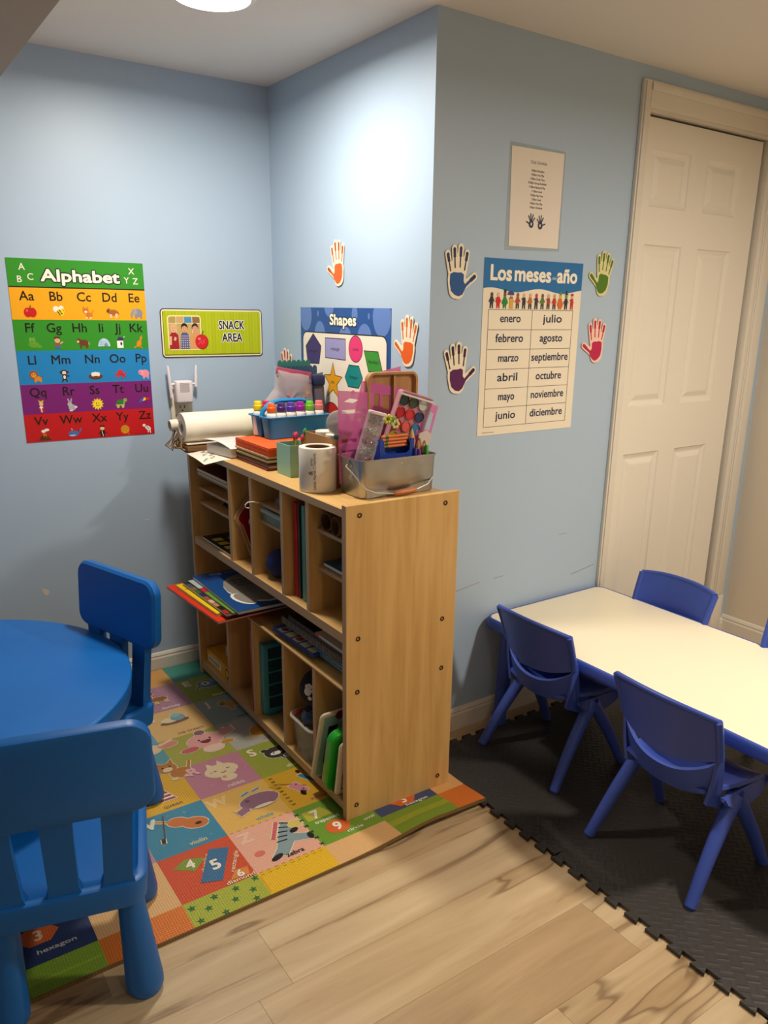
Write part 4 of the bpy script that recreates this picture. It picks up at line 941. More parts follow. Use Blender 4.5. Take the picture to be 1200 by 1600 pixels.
for k, (c, hc, e) in enumerate(figs):
    x = .034+.0265*k; z = .384
    d.poly([(x-.007, z), (x-.002, z), (x, z+.016), (x+.002, z), (x+.007, z), (x+.006, z+.032), (x-.006, z+.032)], '#26262e' if e in ('f', 0) else c)
    d.poly([(x-.007, z+.014), (x+.007, z+.014), (x+.006, z+.034), (x-.006, z+.034)], c); d.ell(x, z+.040, .0055, .0068, hc)
    d.line([(x-.006, z+.028), (x-.011, z+.018+.012*(k % 2))], .003, c); d.line([(x+.006, z+.028), (x+.011, z+.020)], .003, hc)
    if e == 'h': d.ell(x-.004, z+.022, .0065, .0065, '#d2161b'); d.ell(x+.004, z+.022, .0065, .0065, '#d2161b'); d.poly([(x-.0098, z+.019), (x+.0098, z+.019), (x, z+.006)], '#d2161b')
    if e == 'c': [d.ell(x+a, z+.018+b_, .0065, .0065, '#23842c') for a, b_ in ((-.006, 0), (.006, 0), (0, .008), (0, -.006))]; d.rect(x-.005, x+.005, z+.046, z+.056, '#1c3a1c')
    if e == 'u': d.ell(x-.003, z+.040, .014, .012, '#4a3486', a0=0, a1=180); d.rect(x-.0075, x+.0075, z, z+.03, '#d9a63a')
    if e == 'k': d.ell(x, z+.016, .013, .013, '#d9661c'); d.poly([(x-.006, z+.044), (x+.006, z+.044), (x, z+.060)], '#5a8a3a')
    if e == 'w': d.poly([(x-.006, z+.045), (x+.006, z+.045), (x, z+.060)], '#26262e'); d.line([(x-.010, z+.046), (x+.010, z+.046)], .002, '#26262e')
    if e == 's': d.ell(x, z+.046, .007, .004, '#c2262b')
    d.flush('cartoon_figure', o)

# schedule sheet in a glossy sleeve, hung slightly askew
sw, sh = .212, .272
o, d = sheet_on('schedule_sheet', 'white Daily Schedule page with two blue handprints, taped above the months poster', 'notice', (.284, WC, 1.574), UA, sw, sh, t=.0007, m=mat('#e4dace', .22, bump=(9, .25)), poly=[(.004, 0), (sw-.002, .002), (sw, sh), (-.003, sh-.001)])
d.text('Daily Schedule', .108, .232, .0095, '#4a4038', w=.066)
for k, l in enumerate(('8:00am Breakfast', '9:00am Free Play', '9:30am Circle Time', '10:00am Group Activities', '11:00am Backyard Play', '11:30am Lunch', '12:30pm Nap Time', '2:30pm Snack', '3:00pm Free Play', '5:00pm Dismissal')):
    d.text(l, .106, .211-.0112*k, .0058, '#3a322c', w=.0030*len(l)+.004, bold=.02)
def hand_lines(d, x, y, k, mir, c):
    for a, l in ((-38, .9), (-14, 1.1), (6, 1.15), (26, 1.0)):
        r = math.radians(90-a*mir); d.line([(x+.45*k*math.cos(r), y+.5*k*math.sin(r)), (x+1.55*k*l*math.cos(r), y+1.5*k*l*math.sin(r))], .22*k, c)
    d.line([(x+.3*k*mir*-1*-1, y), (x+1.2*k*mir, y+.35*k)], .22*k, c); d.ell(x, y, .55*k, .62*k, c)
hand_lines(d, .090, .066, .0175, -1, '#2b3350'); hand_lines(d, .128, .064, .0175, 1, '#2b3350')
d.ell(.090, .066, .0035, .0045, '#d8c8b4'); d.ell(.127, .064, .0035, .0045, '#d8c8b4')
d.build('printed_text', o)
U_, = (Vector(UA),)
MB().prism([(-.012, -.012), (sw+.006, -.006), (sw+.006, sh+.006), (-.010, sh+.010)], .0003, .0009, M=Matrix(((1, 0, 0, .284), (0, 0, -1, WC), (0, 1, 0, 1.574), (0, 0, 0, 1)))).build('clear_sleeve', mat('#b9c2c0', .12, alpha=.22), o, smooth=False, world=True)

# handprint cut-outs: outline card with a coloured print
def hand_shape(k, spread=1.0):
    """fingers as (base, tip, width); thumb to the right"""
    f = [((-.33, .12), (-.50, .74), .13), ((-.14, .22), (-.20, .92), .13), ((.08, .24), (.10, .96), .14), ((.28, .16), (.40, .80), .13)]
    th = ((.28, -.28), (.78, .06), .17)
    return f, th
_ho = []
def hand_outline():
    """contour of the union of fingers, thumb and palm, walked over a grid of distances"""
    if _ho: return _ho
    f, th = hand_shape(1); caps = [(Vector(a), Vector(b), w*.92) for a, b, w in f] + [(Vector((.20, -.30)), Vector(th[1]), .135)]
    caps += [(Vector((-.16, -.05)), Vector((-.10, -.36)), .31), (Vector((.06, -.02)), Vector((.02, -.38)), .31)]
    def D(x, y):
        p = Vector((x, y)); m = 9
        for a, b, w in caps:
            d = b-a; t = max(0, min(1, (p-a).dot(d)/d.dot(d))); m = min(m, (p-a-d*t).length-w)
        return m
    h = .035; x0, y0, nx, ny = -.8, -.9, 52, 60
    G = [[D(x0+i*h, y0+j*h) for j in range(ny)] for i in range(nx)]; seg = {}
    def e(i, j, k, l):
        a, b = G[i][j], G[k][l]; t = a/(a-b); return (i, j, k, l), (x0+h*(i+(k-i)*t), y0+h*(j+(l-j)*t))
    pts = {}; nb = {}
    for i in range(nx-1):
        for j in range(ny-1):
            c = []
            for (a, b) in (((i, j), (i+1, j)), ((i+1, j), (i+1, j+1)), ((i, j+1), (i+1, j+1)), ((i, j), (i, j+1))):
                if (G[a[0]][a[1]] < 0) != (G[b[0]][b[1]] < 0):
                    k, p = e(*a, *b); pts[k] = p; c.append(k)
            for q in range(0, len(c)-1, 2): nb.setdefault(c[q], []).append(c[q+1]); nb.setdefault(c[q+1], []).append(c[q])
    best = []; left = set(nb)
    while left:
        k0 = left.pop(); loop = [k0]; prev = None; cur = k0
        while True:
            nx_ = [q for q in nb[cur] if q != prev and (q in left)]
            if not nx_: break
            prev, cur = cur, nx_[0]; left.discard(cur); loop.append(cur)
        if len(loop) > len(best): best = loop
    _ho.extend(pts[k] for k in best); return _ho
def hand(label, O, U, h, color, mirror=1, tilt=0., group='handprint cut-outs on the walls', border='#efe2c8', k3=0, fc=None):
    U = Vector(U); N = U.cross(Vector(VA)); k = h/1.75
    t = thing('handprint_cutout', label, 'wall decoration', tuple(O), 0, group)
    f, th = hand_shape(k); tr = math.radians(tilt); ct, st_ = math.cos(tr), math.sin(tr)
    def tf(x, y): x *= mirror*.92; y -= .14; return ((x*ct-y*st_)*k, (x*st_+y*ct)*k)
    P = [tf(*p) for p in hand_outline()]
    M = Matrix(((U.x, 0, N.x, O[0]), (U.y, 0, N.y, O[1]), (0, 1, N.z, O[2]), (0, 0, 0, 1)))
    MB().prism(P, .002, .0038, mat(border, .45), M=M).build('card', None, t, smooth=False, world=True)
    d = Draw(Vector(O) + N*.0038, U, VA); c2 = fc or color
    for a, b, w in f:
        a, b = Vector(a), Vector(b); L = (b-a); m_ = a + L*.6
        d.line([tf(*(a+L*.12)), tf(*(a+L*.5)), tf(*m_)], .055*k, c2); d.line([tf(*m_), tf(*(a+L*.97))], .11*k, c2); e = tf(*(a+L*.95)); d.ell(e[0], e[1], .062*k, .075*k, c2, n=10)
    random.seed(int(abs(O[0]*97+O[2]*31)))
    blob = [(-.36, .10), (-.20, .17), (0, .16), (.16, .18), (.27, .10), (.27, -.10), (.33, -.18), (.44, -.22), (.36, -.34), (.24, -.52), (.06, -.60), (-.14, -.56), (-.30, -.42), (-.38, -.18)]
    d.poly([tf(x+random.uniform(-.012, .012), y+random.uniform(-.012, .012)) for x, y in blob], color)
    a, b = Vector((.36, -.24)), Vector(th[1]); d.line([tf(*a), tf(*(a.lerp(b, .6)))], .10*k, color); d.line([tf(*a.lerp(b, .55)), tf(*b)], .13*k, c2); e = tf(*b); d.ell(e[0], e[1], .07*k, .07*k, c2, n=10)
    d.build('paint_print', t)
hand('orange handprint cut-out alone on the side wall, high left of the other orange one', (0, -.488, 1.527), UB, .145, '#e2601a', -1, 6, fc='#b4481c')
hand('orange handprint cut-out beside the Shapes poster near the wall corner', (0, -.893, 1.292), UB, .148, '#e2601a', -1, -2, fc='#cf6420')
hand('red handprint cut-out half hidden behind the zip bag', (0, -.100, 1.160), UB, .150, '#c21f2c', -1, 0)
hand('dark blue handprint cut-out left of the months poster', (.096, WC, 1.489), UA, .150, '#164f8e', 1, 0, fc='#1d2a4e')
hand('purple handprint cut-out below the dark blue one', (.106, WC, 1.217), UA, .150, '#561053', 1, 4, fc='#3a0c2e')
hand('green handprint cut-out above the pink one, beside the door', (.712, WC, 1.506), UA, .140, '#47740c', -1, -4, border='#d9cf96')
hand('pink handprint cut-out beside the door, below the green one', (.705, WC, 1.292), UA, .145, '#b80d4a', -1, 4, border='#efc9b4')
# ---------------------------------------------------------------- supplies on top of the shelf
ZT = .905
def on_shelf(name, label, cat, a, b, z, rot=0., group=None):
    p = SM @ Vector((a, b, z))
    return thing(name, label, cat, tuple(p), SR + math.radians(rot), group)
UP = Matrix(((1, 0, 0, 0), (0, 0, -1, 0), (0, 1, 0, 0), (0, 0, 0, 1)))       # (x,y) sheet -> (x,z) upright facing -y

# upright white roll with handwriting
t = on_shelf('label_roll', 'white paper roll standing on end with black handwriting, beside the metal bucket', 'paper roll', .062, .256, ZT)
MB().lathe([(.032, .001), (.050, .001), (.0515, .004), (.0515, .118), (.050, .121), (.046, .1212), (.034, .121), (.033, .118), (.033, .006), (.032, .004)], mat('#ece4d6', .3, bump=(12, .08)), 48).build('roll', None, t)
MB().lathe([(.0345, .003), (.0345, .1195), (.0325, .1195), (.0325, .003)], mat('#8a6b4c', .7), 40).build('core', None, t)
def wrap_text(s_, cx, z0, h, w, r, mt, ang):
    v, f = text_mesh(s_, .0); x0 = min(p[0] for p in v); x1 = max(p[0] for p in v); k = h/.7; kx = w/(x1-x0)
    V = []
    for px, py in v:
        z = z0 + (px-x0)*kx; th = ang - (py*k)/r
        V.append((r*math.cos(th), r*math.sin(th), z))
    return V, f
for s_, h, z0, w, a in (('Little Hands Creations', .0085, .012, .098, math.radians(236)), ('&', .012, .050, .012, math.radians(226)), ('arts', .007, .076, .020, math.radians(226))):
    V, f = wrap_text(s_, 0, z0, h, w, .0519, None, a); MB().add(V, f, mat('#2c2a30', .6)).build('handwriting', None, t, smooth=False)

# mint pencil box with pencils
t = on_shelf('pencil_box', 'open mint green square box holding pencils', 'box', .104, .476, ZT)
mm = mat('#8fc0ae', .4)
def open_box(b, x0, x1, y0, y1, z0, z1, w, m, taper=0.):
    def R(q, z, s=0): return [(x0+q-s, y0+q-s, z), (x1-q+s, y0+q-s, z), (x1-q+s, y1-q+s, z), (x0+q-s, y1-q+s, z)]
    b.loft([R(0, z0), R(0, z1, taper), R(w, z1, taper), R(w, z0+w)], m, caps=(1, 1)); return b
open_box(MB(), -.038, .038, -.044, .044, 0, .095, .0022, mm).build('box_body', None, t, smooth=False)
for k, (x, y, c, c2, l) in enumerate(((-.010, -.020, '#d9486e', '#e8b04a', .120), (.008, -.024, '#c24a5e', '#c98a3a', .112), (.022, -.014, '#3f9a44', '#c9a238', .128), (-.002, .006, '#b8323e', '#8a9a3a', .116))):
    p = on_shelf('pencil', ('pink', 'red', 'green', 'dark red')[k] + '-topped pencil standing in the mint box', 'pencil', .104+x, .476+y, ZT+.0025)
    MB().cyl((0, 0, 0), (.004, -.003, l-.012), .0042, m=mat(c2, .4), n=6).build('shaft', None, p)
    MB().tube([(.004, -.003, l-.012), (.0045, -.0033, l-.004), (.005, -.0036, l+.004), (.0055, -.004, l+.009)], [.0048, .0062, .0055, .002], mat(c, .5), 12).build('eraser', None, p)

# stacked bundles of construction paper
z = ZT+.0002; random.seed(8)
lay = [('#7d3f38', .0085, 'maroon'), ('#b98a80', .0055, 'dusty pink'), ('#4a3a34', .0055, 'dark brown'), ('#1f1c1c', .0045, 'black'), ('#a8895c', .0060, 'tan'), ('#56472c', .0055, 'olive'), ('#c9b088', .0055, 'pale tan'), ('#e0561a', .0270, 'orange')]
for k, (c, h, nm) in enumerate(lay):
    ox, oy = random.uniform(-.0025, .0025), random.uniform(-.0025, .0025)
    t = on_shelf('paper_bundle', '%s construction paper in the stack on the shelf top%s' % (nm, ', topmost and thickest' if k == 7 else ''), 'paper', .165+ox, .682+oy, z, random.uniform(-.6, .6), 'stacked construction paper')
    n = max(2, int(h/.0022)); b = MB(); zz = 0
    for q in range(n):
        e = random.uniform(-.0008, .0008); hh = h/n
        b.box(-.112+e, .112+e, -.127+e, .127+e, zz+.0002, zz+hh-.0002)
        zz += hh
    b.build('sheets', mat(c, .7), t, smooth=False); t.children[0]['kind'] = 'stuff'
    z += h+.0003
ZS = z

# blue caddy with marker bins and handle
mcad = mat('#1b7fb8', .32, bump=(120, .04))
t = on_shelf('caddy', 'blue plastic supply caddy full of dot markers on the orange paper', 'caddy', .235, .768, ZS, 3)
def bin_loft(x0, x1, y0, y1, h, m=mcad):
    def R(q, z, r=.014): return [(x, y, z) for x, y in rrect(x0+q, x1-q, y0+q, y1-q, r, 5)]
    return MB().loft([R(.010, 0), R(.008, .002), R(.0025, h-.006), R(-.003, h-.005), R(-.004, h-.001), R(-.003, h), R(.0035, h), R(.0055, h-.008), R(.0125, .004)], m)
bin_loft(-.115, .115, -.072, -.003, .072).build('front_bin', None, t); bin_loft(-.115, .115, .003, .072, .072).build('rear_bin', None, t)
MB().tube([(-.105, 0, .060), (-.100, 0, .085), (-.075, 0, .108), (-.04, 0, .116), (.04, 0, .116), (.075, 0, .108), (.100, 0, .085), (.105, 0, .060)], .0075, mcad, 12, flat=1.3).build('handle', None, t)
def marker(nm, c, c2, x, y, lab):
    p = SM @ Vector((.235, .768, ZS)) ; q = Matrix.Rotation(SR+math.radians(3), 4, 'Z') @ Vector((x, y, .0045))
    t = thing('dot_marker', lab, 'marker', (p.x+q.x, p.y+q.y, p.z+.0045), SR, 'dot markers in the blue caddy')
    MB().lathe([(.001, 0), (.015, 0), (.0165, .003), (.0165, .068), (.0155, .076), (.012, .080), (.012, .082), (.001, .082)], mat('#efe9df', .35), 22).build('bottle', None, t)
    MB().lathe([(.001, .0815), (.0145, .0815), (.0148, .084), (.0145, .096), (.0125, .098), (.0118, .108), (.0105, .110), (.001, .110)], mat(c, .35), 22).build('cap', None, t)
    b = MB()
    for k in range(3):
        th = math.radians(-118+14*k); b.box(-.0015, .0015, -.0006, 0, .058-.006*(k % 2), .062, mat(c2, .5), M=Matrix.Rotation(th+PI/2, 4, 'Z') @ T(0, -.0168, 0))
    b.build('print', None, t, smooth=False)
for nm, c, c2, x, y in (('orange', '#f0641a', '#c23a3a', -.090, -.042), ('dark violet', '#43216a', '#c23a3a', -.054, -.042), ('violet', '#5a3aa8', '#2a2a34', -.018, -.042), ('magenta', '#a01f9e', '#2a2a34', .018, -.042), ('lime green', '#6fc22a', '#5a8a3a', .054, -.042), ('coral', '#e07a7a', '#8a6a5a', .090, -.042)):
    marker(nm, c, c2, x, y, '%s capped dot marker in the front bin of the blue caddy' % nm)
for nm, c, x in (('yellow', '#f0d016', -.098), ('crimson', '#c22a52', -.068)):
    marker(nm, c, '#8a8a8a', x, .036, '%s capped dot marker in the rear bin of the blue caddy' % nm)

# zip bags behind the caddy
def bag_mat(c, a): return mat(c, .18, alpha=a, bump=(14, .5), key='bag')
def pillow(b, outline, th, m, n=6, M=None):
    """closed soft bag from an outline: thick in the middle, thin at the seams"""
    cx = sum(p[0] for p in outline)/len(outline); cy = sum(p[1] for p in outline)/len(outline)
    K = len(outline); V = []; Fc = []
    for sgn in (1, -1):
        o = len(V)
        for i in range(n+1):
            q = i/n; w = math.sqrt(max(0, 1-q*q))
            for k, p in enumerate(outline):
                wr = 1+.10*math.sin(k*2.1+i*1.3)*q*(1-q)*2
                V.append((cx+(p[0]-cx)*q*wr if q else cx, sgn*th*(w+.06*math.sin(k*1.7+i)*(1-q)), cy+(p[1]-cy)*q*wr if q else cy))
        for i in range(n):
            for k in range(K):
                a, c = o+i*K+k, o+i*K+(k+1) % K
                Fc.append((a, c, c+K, a+K) if sgn > 0 else (a, a+K, c+K, c))
    return b.add(V, Fc, m, M)
def subdiv(P, n=4):
    out = []
    for i in range(len(P)):
        a, b_ = Vector(P[i]), Vector(P[(i+1) % len(P)])
        for k in range(n): out.append(tuple(a.lerp(b_, k/n)))
    return out
def at_world(name, label, cat, x, y, z, rz=0, group=None): return thing(name, label, cat, (x, y, z), rz, group)
t = at_world('zip_bag', 'clear zip bag with a pink slider leaning behind the blue caddy', 'bag', -.165, -.440, .990)
pillow(MB(), subdiv([(-.085, .0), (.065, .0), (.088, .09), (.080, .185), (-.052, .210), (-.058, .14), (-.098, .095)]), .022, bag_mat('#d9c9cc', .42)).build('bag_body', None, t)
MB().box(-.052, .080, -.004, .004, -.011, .011, mat('#b8496a', .3, alpha=.8), bev=.002, M=T(.0, -.004, .190) @ RY(10)).build('zip_strip', None, t)
MB().box(-.052, .080, -.003, .003, -.002, .002, mat('#7a3a5a', .3), M=T(0, -.006, .168) @ RY(13)).build('zip_seam', None, t, smooth=False)
b = MB(); random.seed(12)
for k in range(16):
    x, z = random.uniform(-.005, .070), random.uniform(.03, .13); s_ = random.uniform(.010, .018)
    b.box(-s_, s_, -.004, .004, -s_*.7, s_*.7, mat(random.choice(('#b06a2e', '#7a4a28', '#d9a05a', '#efe3cf', '#a0452e')), .6), bev=.002, seg=1, M=T(x, random.uniform(-.010, .006), z) @ RY(random.uniform(0, 90)) @ RZ(random.uniform(-30, 30)))
o = b.build('craft_bits', None, t); o['kind'] = 'stuff'
# scalloped border strips behind the bag
def scallop(label, x0, y, z0, w, h, c, rz, nsc):
    t = at_world('scalloped_border', label, 'border strip', x0, y, z0, math.radians(rz), 'scalloped paper borders')
    P = [(0, 0), (w, 0)]
    for k in range(nsc):
        for q in range(7):
            a = PI*q/6; P.append((w - w*(k+.5)/nsc + w/nsc/2*math.cos(a), h + w/nsc*.55*math.sin(a)))
    MB().prism(P, -.0006, .0006, M=UP).build('strip', mat(c, .5), t, smooth=False)
scallop('teal scalloped paper border standing behind the zip bag', -.180, -.382, .9055, .130, .300, '#2a6f63', 3, 7)
scallop('navy scalloped paper border just in front of the teal one', -.170, -.392, .9055, .150, .280, '#2e4a6e', 8, 8)
t = at_world('pouch', 'grey and navy mesh pouch at the right of the zip bag', 'pouch', -.052, -.425, .9055, math.radians(-12))
pillow(MB(), subdiv([(-.022, 0), (.028, 0), (.032, .12), (.022, .270), (-.016, .262), (-.024, .1)]), .016, mat('#5a5560', .45, bump=(40, .4))).build('pouch_body', None, t)
MB().box(-.020, .026, -.019, .006, .225, .262, mat('#1f2a4e', .5), bev=.008).build('pouch_lid', None, t)
# tissue packs
t = on_shelf('tissue_pack', 'lime patterned soft pack with a green flap, left of the zip bag', 'packet', .240, .945, ZT+.0005, 8)
pillow(MB(), subdiv([(-.045, 0), (.045, 0), (.048, .095), (.040, .150), (-.040, .146), (-.048, .09)]), .022, mat('#a9c45e', .35, noise=(60, '#e9ecc0'))).build('pack', None, t)
MB().add([(-.018, -.012, .148), (.052, -.016, .144), (.040, .020, .160), (-.015, .018, .168)], [(0, 1, 2, 3)], mat('#1f8a4e', .4)).box(-.012, .040, -.014, .012, .140, .158, mat('#1f8a4e', .4), bev=.004, M=RY(-10)).build('flap', None, t)

# cardboard box with cups, tub and pens
mc = mat('#a8794a', .75, bump=(60, .1))
t = on_shelf('cardboard_box', 'open brown cardboard box behind the white roll', 'box', .205, .335, ZT)
open_box(MB(), -.093, .093, -.092, .085, 0, .137, .003, mc).build('box_body', None, t, smooth=False)
for k, (a, b_) in enumerate(((.155, .385), (.150, .315), (.215, .395))):
    c_ = on_shelf('paper_cup', 'white paper cup upside down in the cardboard box, %s' % ('left front', 'beside the grey lidded tub', 'at the back')[k], 'cup', a, b_, ZT+.0035+.055, 0, 'paper cups in the cardboard box')
    MB().lathe([(.031, 0), (.0325, .001), (.0325, .004), (.031, .005), (.026, .082), (.0245, .0835), (.023, .081), (.001, .080)], mat('#efe8da', .5), 26).build('cup_wall', None, c_)
    c_.location.z = ZT+.0035
    for ch in c_.children: ch.scale = (1, 1, 1.65)
t = at_world('round_tub', 'clear round tub with grey lid tilted towards the viewer above the cardboard box', 'tub', -.313, -1.010, 1.088, 0)
Mt = RZ(-28) @ RX(78)
MB().lathe([(.001, .001), (.030, .001), (.0315, .003), (.0315, .008), (.029, .009), (.001, .009)], mat('#b4b8b4', .3, .3), 36, M=Mt).build('lid', None, t)
MB().lathe([(.030, -.050), (.0335, -.006), (.0345, -.001), (.0345, .002), (.0325, .002), (.0315, -.006), (.028, -.049), (.001, -.050)], mat('#e3ebe8', .12, alpha=.6, key='tub'), 36, M=Mt).build('tub_wall', None, t)
t = on_shelf('tape_roll', 'teal tape roll standing in the cardboard box', 'tape', .170, .262, ZT+.090)
MB().tube([(.042*math.cos(a*PI/18), 0, .045+.042*math.sin(a*PI/18)) for a in range(36)], .010, mat('#3f9a8e', .3, alpha=.9), 10, closed=True, caps=(0, 0)).build('tape', None, t)

# long easel paper roll, tube, raffia, sheets
t = on_shelf('easel_paper_roll', 'large white paper roll lying against the back wall', 'paper roll', -.042, 1.052, .9815)
Mr = RY(90)
MB().lathe([(.024, 0), (.0505, 0), (.052, .002), (.052, .318), (.0505, .320), (.024, .320), (.0235, .318), (.0235, .002)], mat('#eee4d2', .55, bump=(5, .1)), 56, M=Mr).build('paper', None, t)
MB().lathe([(.0150, .003), (.0232, .003), (.0232, .317), (.0150, .317)], mat('#e3dccd', .6), 32, M=Mr).lathe([(.001, .02), (.0149, .02), (.0149, .03), (.001, .03)], mat('#17120e', .9), 24, M=Mr).build('core', None, t)
MB().box(.002, .230, -.046, .036, -.0535, -.0500, mat('#eee4d2', .55)).build('loose_end', None, t, smooth=False)
t = on_shelf('wooden_tray', 'flat dark wooden tray under the large white roll', 'tray', .11, 1.050, ZT+.0022, 0)
MB().box(-.155, .150, -.060, .058, 0, .016, wood_mat('darkwood', '#8a5f30', '#5f3f1c', (3, 40, 3)), bev=.002).build('tray_body', None, t)
t = on_shelf('paper_tube', 'small white paper tube end behind the large roll', 'paper roll', -.068, 1.094, .986)
MB().lathe([(.014, 0), (.0185, 0), (.0195, .002), (.0195, .030), (.014, .030)], mat('#e6ddcc', .55), 28, M=T(0, 0, 0) @ RY(86)).build('tube_wall', None, t)
# raffia bundle over the shelf corner
t = on_shelf('raffia_bundle', 'bundle of tan raffia twine at the shelf corner below the white rolls', 'twine', -.030, 1.055, .9095)
random.seed(5)
for k in range(16):
    x, y = random.uniform(-.032, .010), random.uniform(-.035, .045)
    P = [(x, y, .050+random.uniform(0, .024)), (x-.012, y+random.uniform(-.01, .01), .030), (x-.018-random.uniform(0, .012), y+random.uniform(-.02, .02), .008), (x-.016, y+random.uniform(-.02, .02), -.004 + random.uniform(0, .006))]
    MB().tube(P, .0022, mat(('#8a6a44', '#a98658', '#6b4d2e')[k % 3], .8), 6).build('strand', None, t)
t = on_shelf('glass_jar', 'small smoky glass jar hanging half off the shelf corner by the raffia', 'jar', -.022, 1.100, ZT+.0006)
MB().lathe([(.001, 0), (.022, 0), (.024, .004), (.024, .040), (.019, .048), (.018, .056), (.0165, .056), (.0175, .047), (.0225, .039), (.0225, .005), (.001, .004)], mat('#6f7a76', .08, alpha=.55, key='jar'), 28).build('jar_wall', None, t)

def curved_sheet(name, label, cat, pts, z0, t_, m, droop=None, draw=None):
    """thin sheet from a quad in shelf coordinates, optionally drooping beyond the edge"""
    th = thing(name, label, cat, tuple(SM @ Vector((*pts[0], z0))), SR); inv = WM[th].inverted()
    n = 16; P = [Vector(p) for p in pts]
    def fn(u, v):
        p = P[0].lerp(P[1], u).lerp(P[3].lerp(P[2], u), v)
        return tuple(inv @ (SM @ Vector((p.x, p.y, z0 + t_ + (droop(p.x, p.y) if droop else 0)))))
    MB().shell(fn, n, n, t_, m).build('sheet', None, th, angle=60); return th, fn
dr = lambda x, y: -.020*max(0, (-x+.0))**1.0/.06*.35 + .001*math.sin(y*30)
th, fn = curved_sheet('drawing_sheet', 'sheet of scribbled children drawings overhanging the shelf front', 'paper', [(-.064, .785), (.070, .800), (.075, 1.10), (-.035, 1.125)], ZT+.0006, .0009, mat('#e6dccb', .55), dr)
# scribbles following the sheet
b = MB(); random.seed(2)
for k in range(9):
    u0, v0 = random.uniform(.12, .6), random.uniform(.08, .85); P = []
    for q in range(14):
        u, v = u0+.09*math.cos(q*.9+k)*(.5+q/20), v0+.05*math.sin(q*1.1+k)*(.5+q/20)
        x, y, z_ = fn(min(max(u, 0.02), .98), min(max(v, .02), .98)); P.append((x, y, z_+.0009))
    b.tube(P, .0007, mat(('#8a8298', '#6a6a70', '#9a8a80')[k % 3], .7), 4)
o = b.build('scribbles', None, th); o['kind'] = 'stuff'
t = on_shelf('book', 'thick white paper pad with a bent cover and black clip, beside the orange paper', 'paper pad', .092, .880, ZT+.004, 12, 'pads beside the orange paper')
MB().box(-.075, .075, -.072, .075, 0, .032, mat('#cfc8c2', .6), bev=.003, seg=1).build('pages', None, t)
def cov(u, v): return (-.080+.16*u, -.078+.155*v, .0345+.018*math.sin(min(1, v*1.3)*PI*.6)*(1-.4*u)-.004)
MB().shell(cov, 8, 12, .0016, mat('#dcd6d2', .4)).build('cover', None, t, angle=60)
MB().box(.052, .078, -.079, -.064, -.0025, .038, mat('#17171a', .4), bev=.003).build('binder_clip', None, t)
t = on_shelf('paper_stack', 'white paper stack with a printed card on top, behind the orange paper', 'paper', .235, .935, ZT+.0006, 5, 'pads beside the orange paper')
b = MB()
for k in range(6): b.box(-.075+.001*(k % 3), .060-.001*(k % 2), -.060, .050+.001*(k % 2), .0065*k+.0002, .0065*k+.0063)
b.build('sheets', mat('#e3d9cb', .6), t, smooth=False); t.children[0]['kind'] = 'stuff'
MB().box(-.06, .050, -.050, .040, .0392, .0402, mat('#efe6dc', .4)).box(-.05, .03, -.045, -.037, .0402, .0405, mat('#c2505a', .5)).box(-.05, .0, -.030, -.026, .0402, .0405, mat('#8a8480', .5)).build('card', None, t, smooth=False)

# ---------------------------------------------------------------- metal bucket and what stands in it
mzn = mat('#b4b6b6', .30, 1.0, bump=(7, .10), noise=(14, '#9fa1a2'))
t = on_shelf('metal_bucket', 'rectangular galvanised metal bucket at the front end of the shelf top', 'bucket', .218, .146, ZT)
def RR(q, z, r=.016): return [(x, y, z) for x, y in rrect(-.118-q, .118+q, -.060-q, .060+q, r, 7)]
MB().loft([RR(-.004, 0), RR(-.001, .002), RR(.0, .006), RR(.004, .100), RR(.0065, .101), RR(.0068, .104), RR(.0045, .1045), RR(.0025, .100), RR(-.0015, .006)], mzn).build('bucket_wall', None, t)
wire = [(-.124, 0, .088), (-.134, -.004, .082), (-.128, -.030, .066), (-.110, -.066, .030), (-.085, -.0735, .018), (-.028, -.0770, .0105)]
b = MB().tube(wire, .0021, mat('#d4d4d2', .35, .6), 8)
wire2 = [(.046, -.0770, .0145), (.085, -.0735, .024), (.118, -.055, .040), (.138, -.028, .062), (.132, -.004, .080), (.122, 0, .084)]
b.tube(wire2, .0021, mat('#d4d4d2', .35, .6), 8).build('wire_handle', None, t)
MB().tube([(-.028, -.0770, .0105), (-.022, -.0775, .011), (-.005, -.078, .0115), (.020, -.078, .0130), (.040, -.0775, .014), (.046, -.077, .0145)], [.004, .0062, .0075, .0075, .0060, .004], wood_mat('grip', '#d9884a', '#b0602a', (4, 60, 60)), 16).build('wooden_grip', None, t)
for sx in (-1, 1):
    MB().tube([(sx*.1215, -.012, .084), (sx*.1235, -.012, .084), (sx*.1255, 0, .093), (sx*.1235, .012, .084), (sx*.1215, .012, .084)], .0035, mzn, 8).build('ear', None, t)
MB().lathe([(.0028, 0), (.0020, .0014), (.0001, .0018)], mat('#c9c9c7', .25, 1.0), 12, M=T(.004, -.0628, .087) @ RX(90)).build('rivet', None, t)

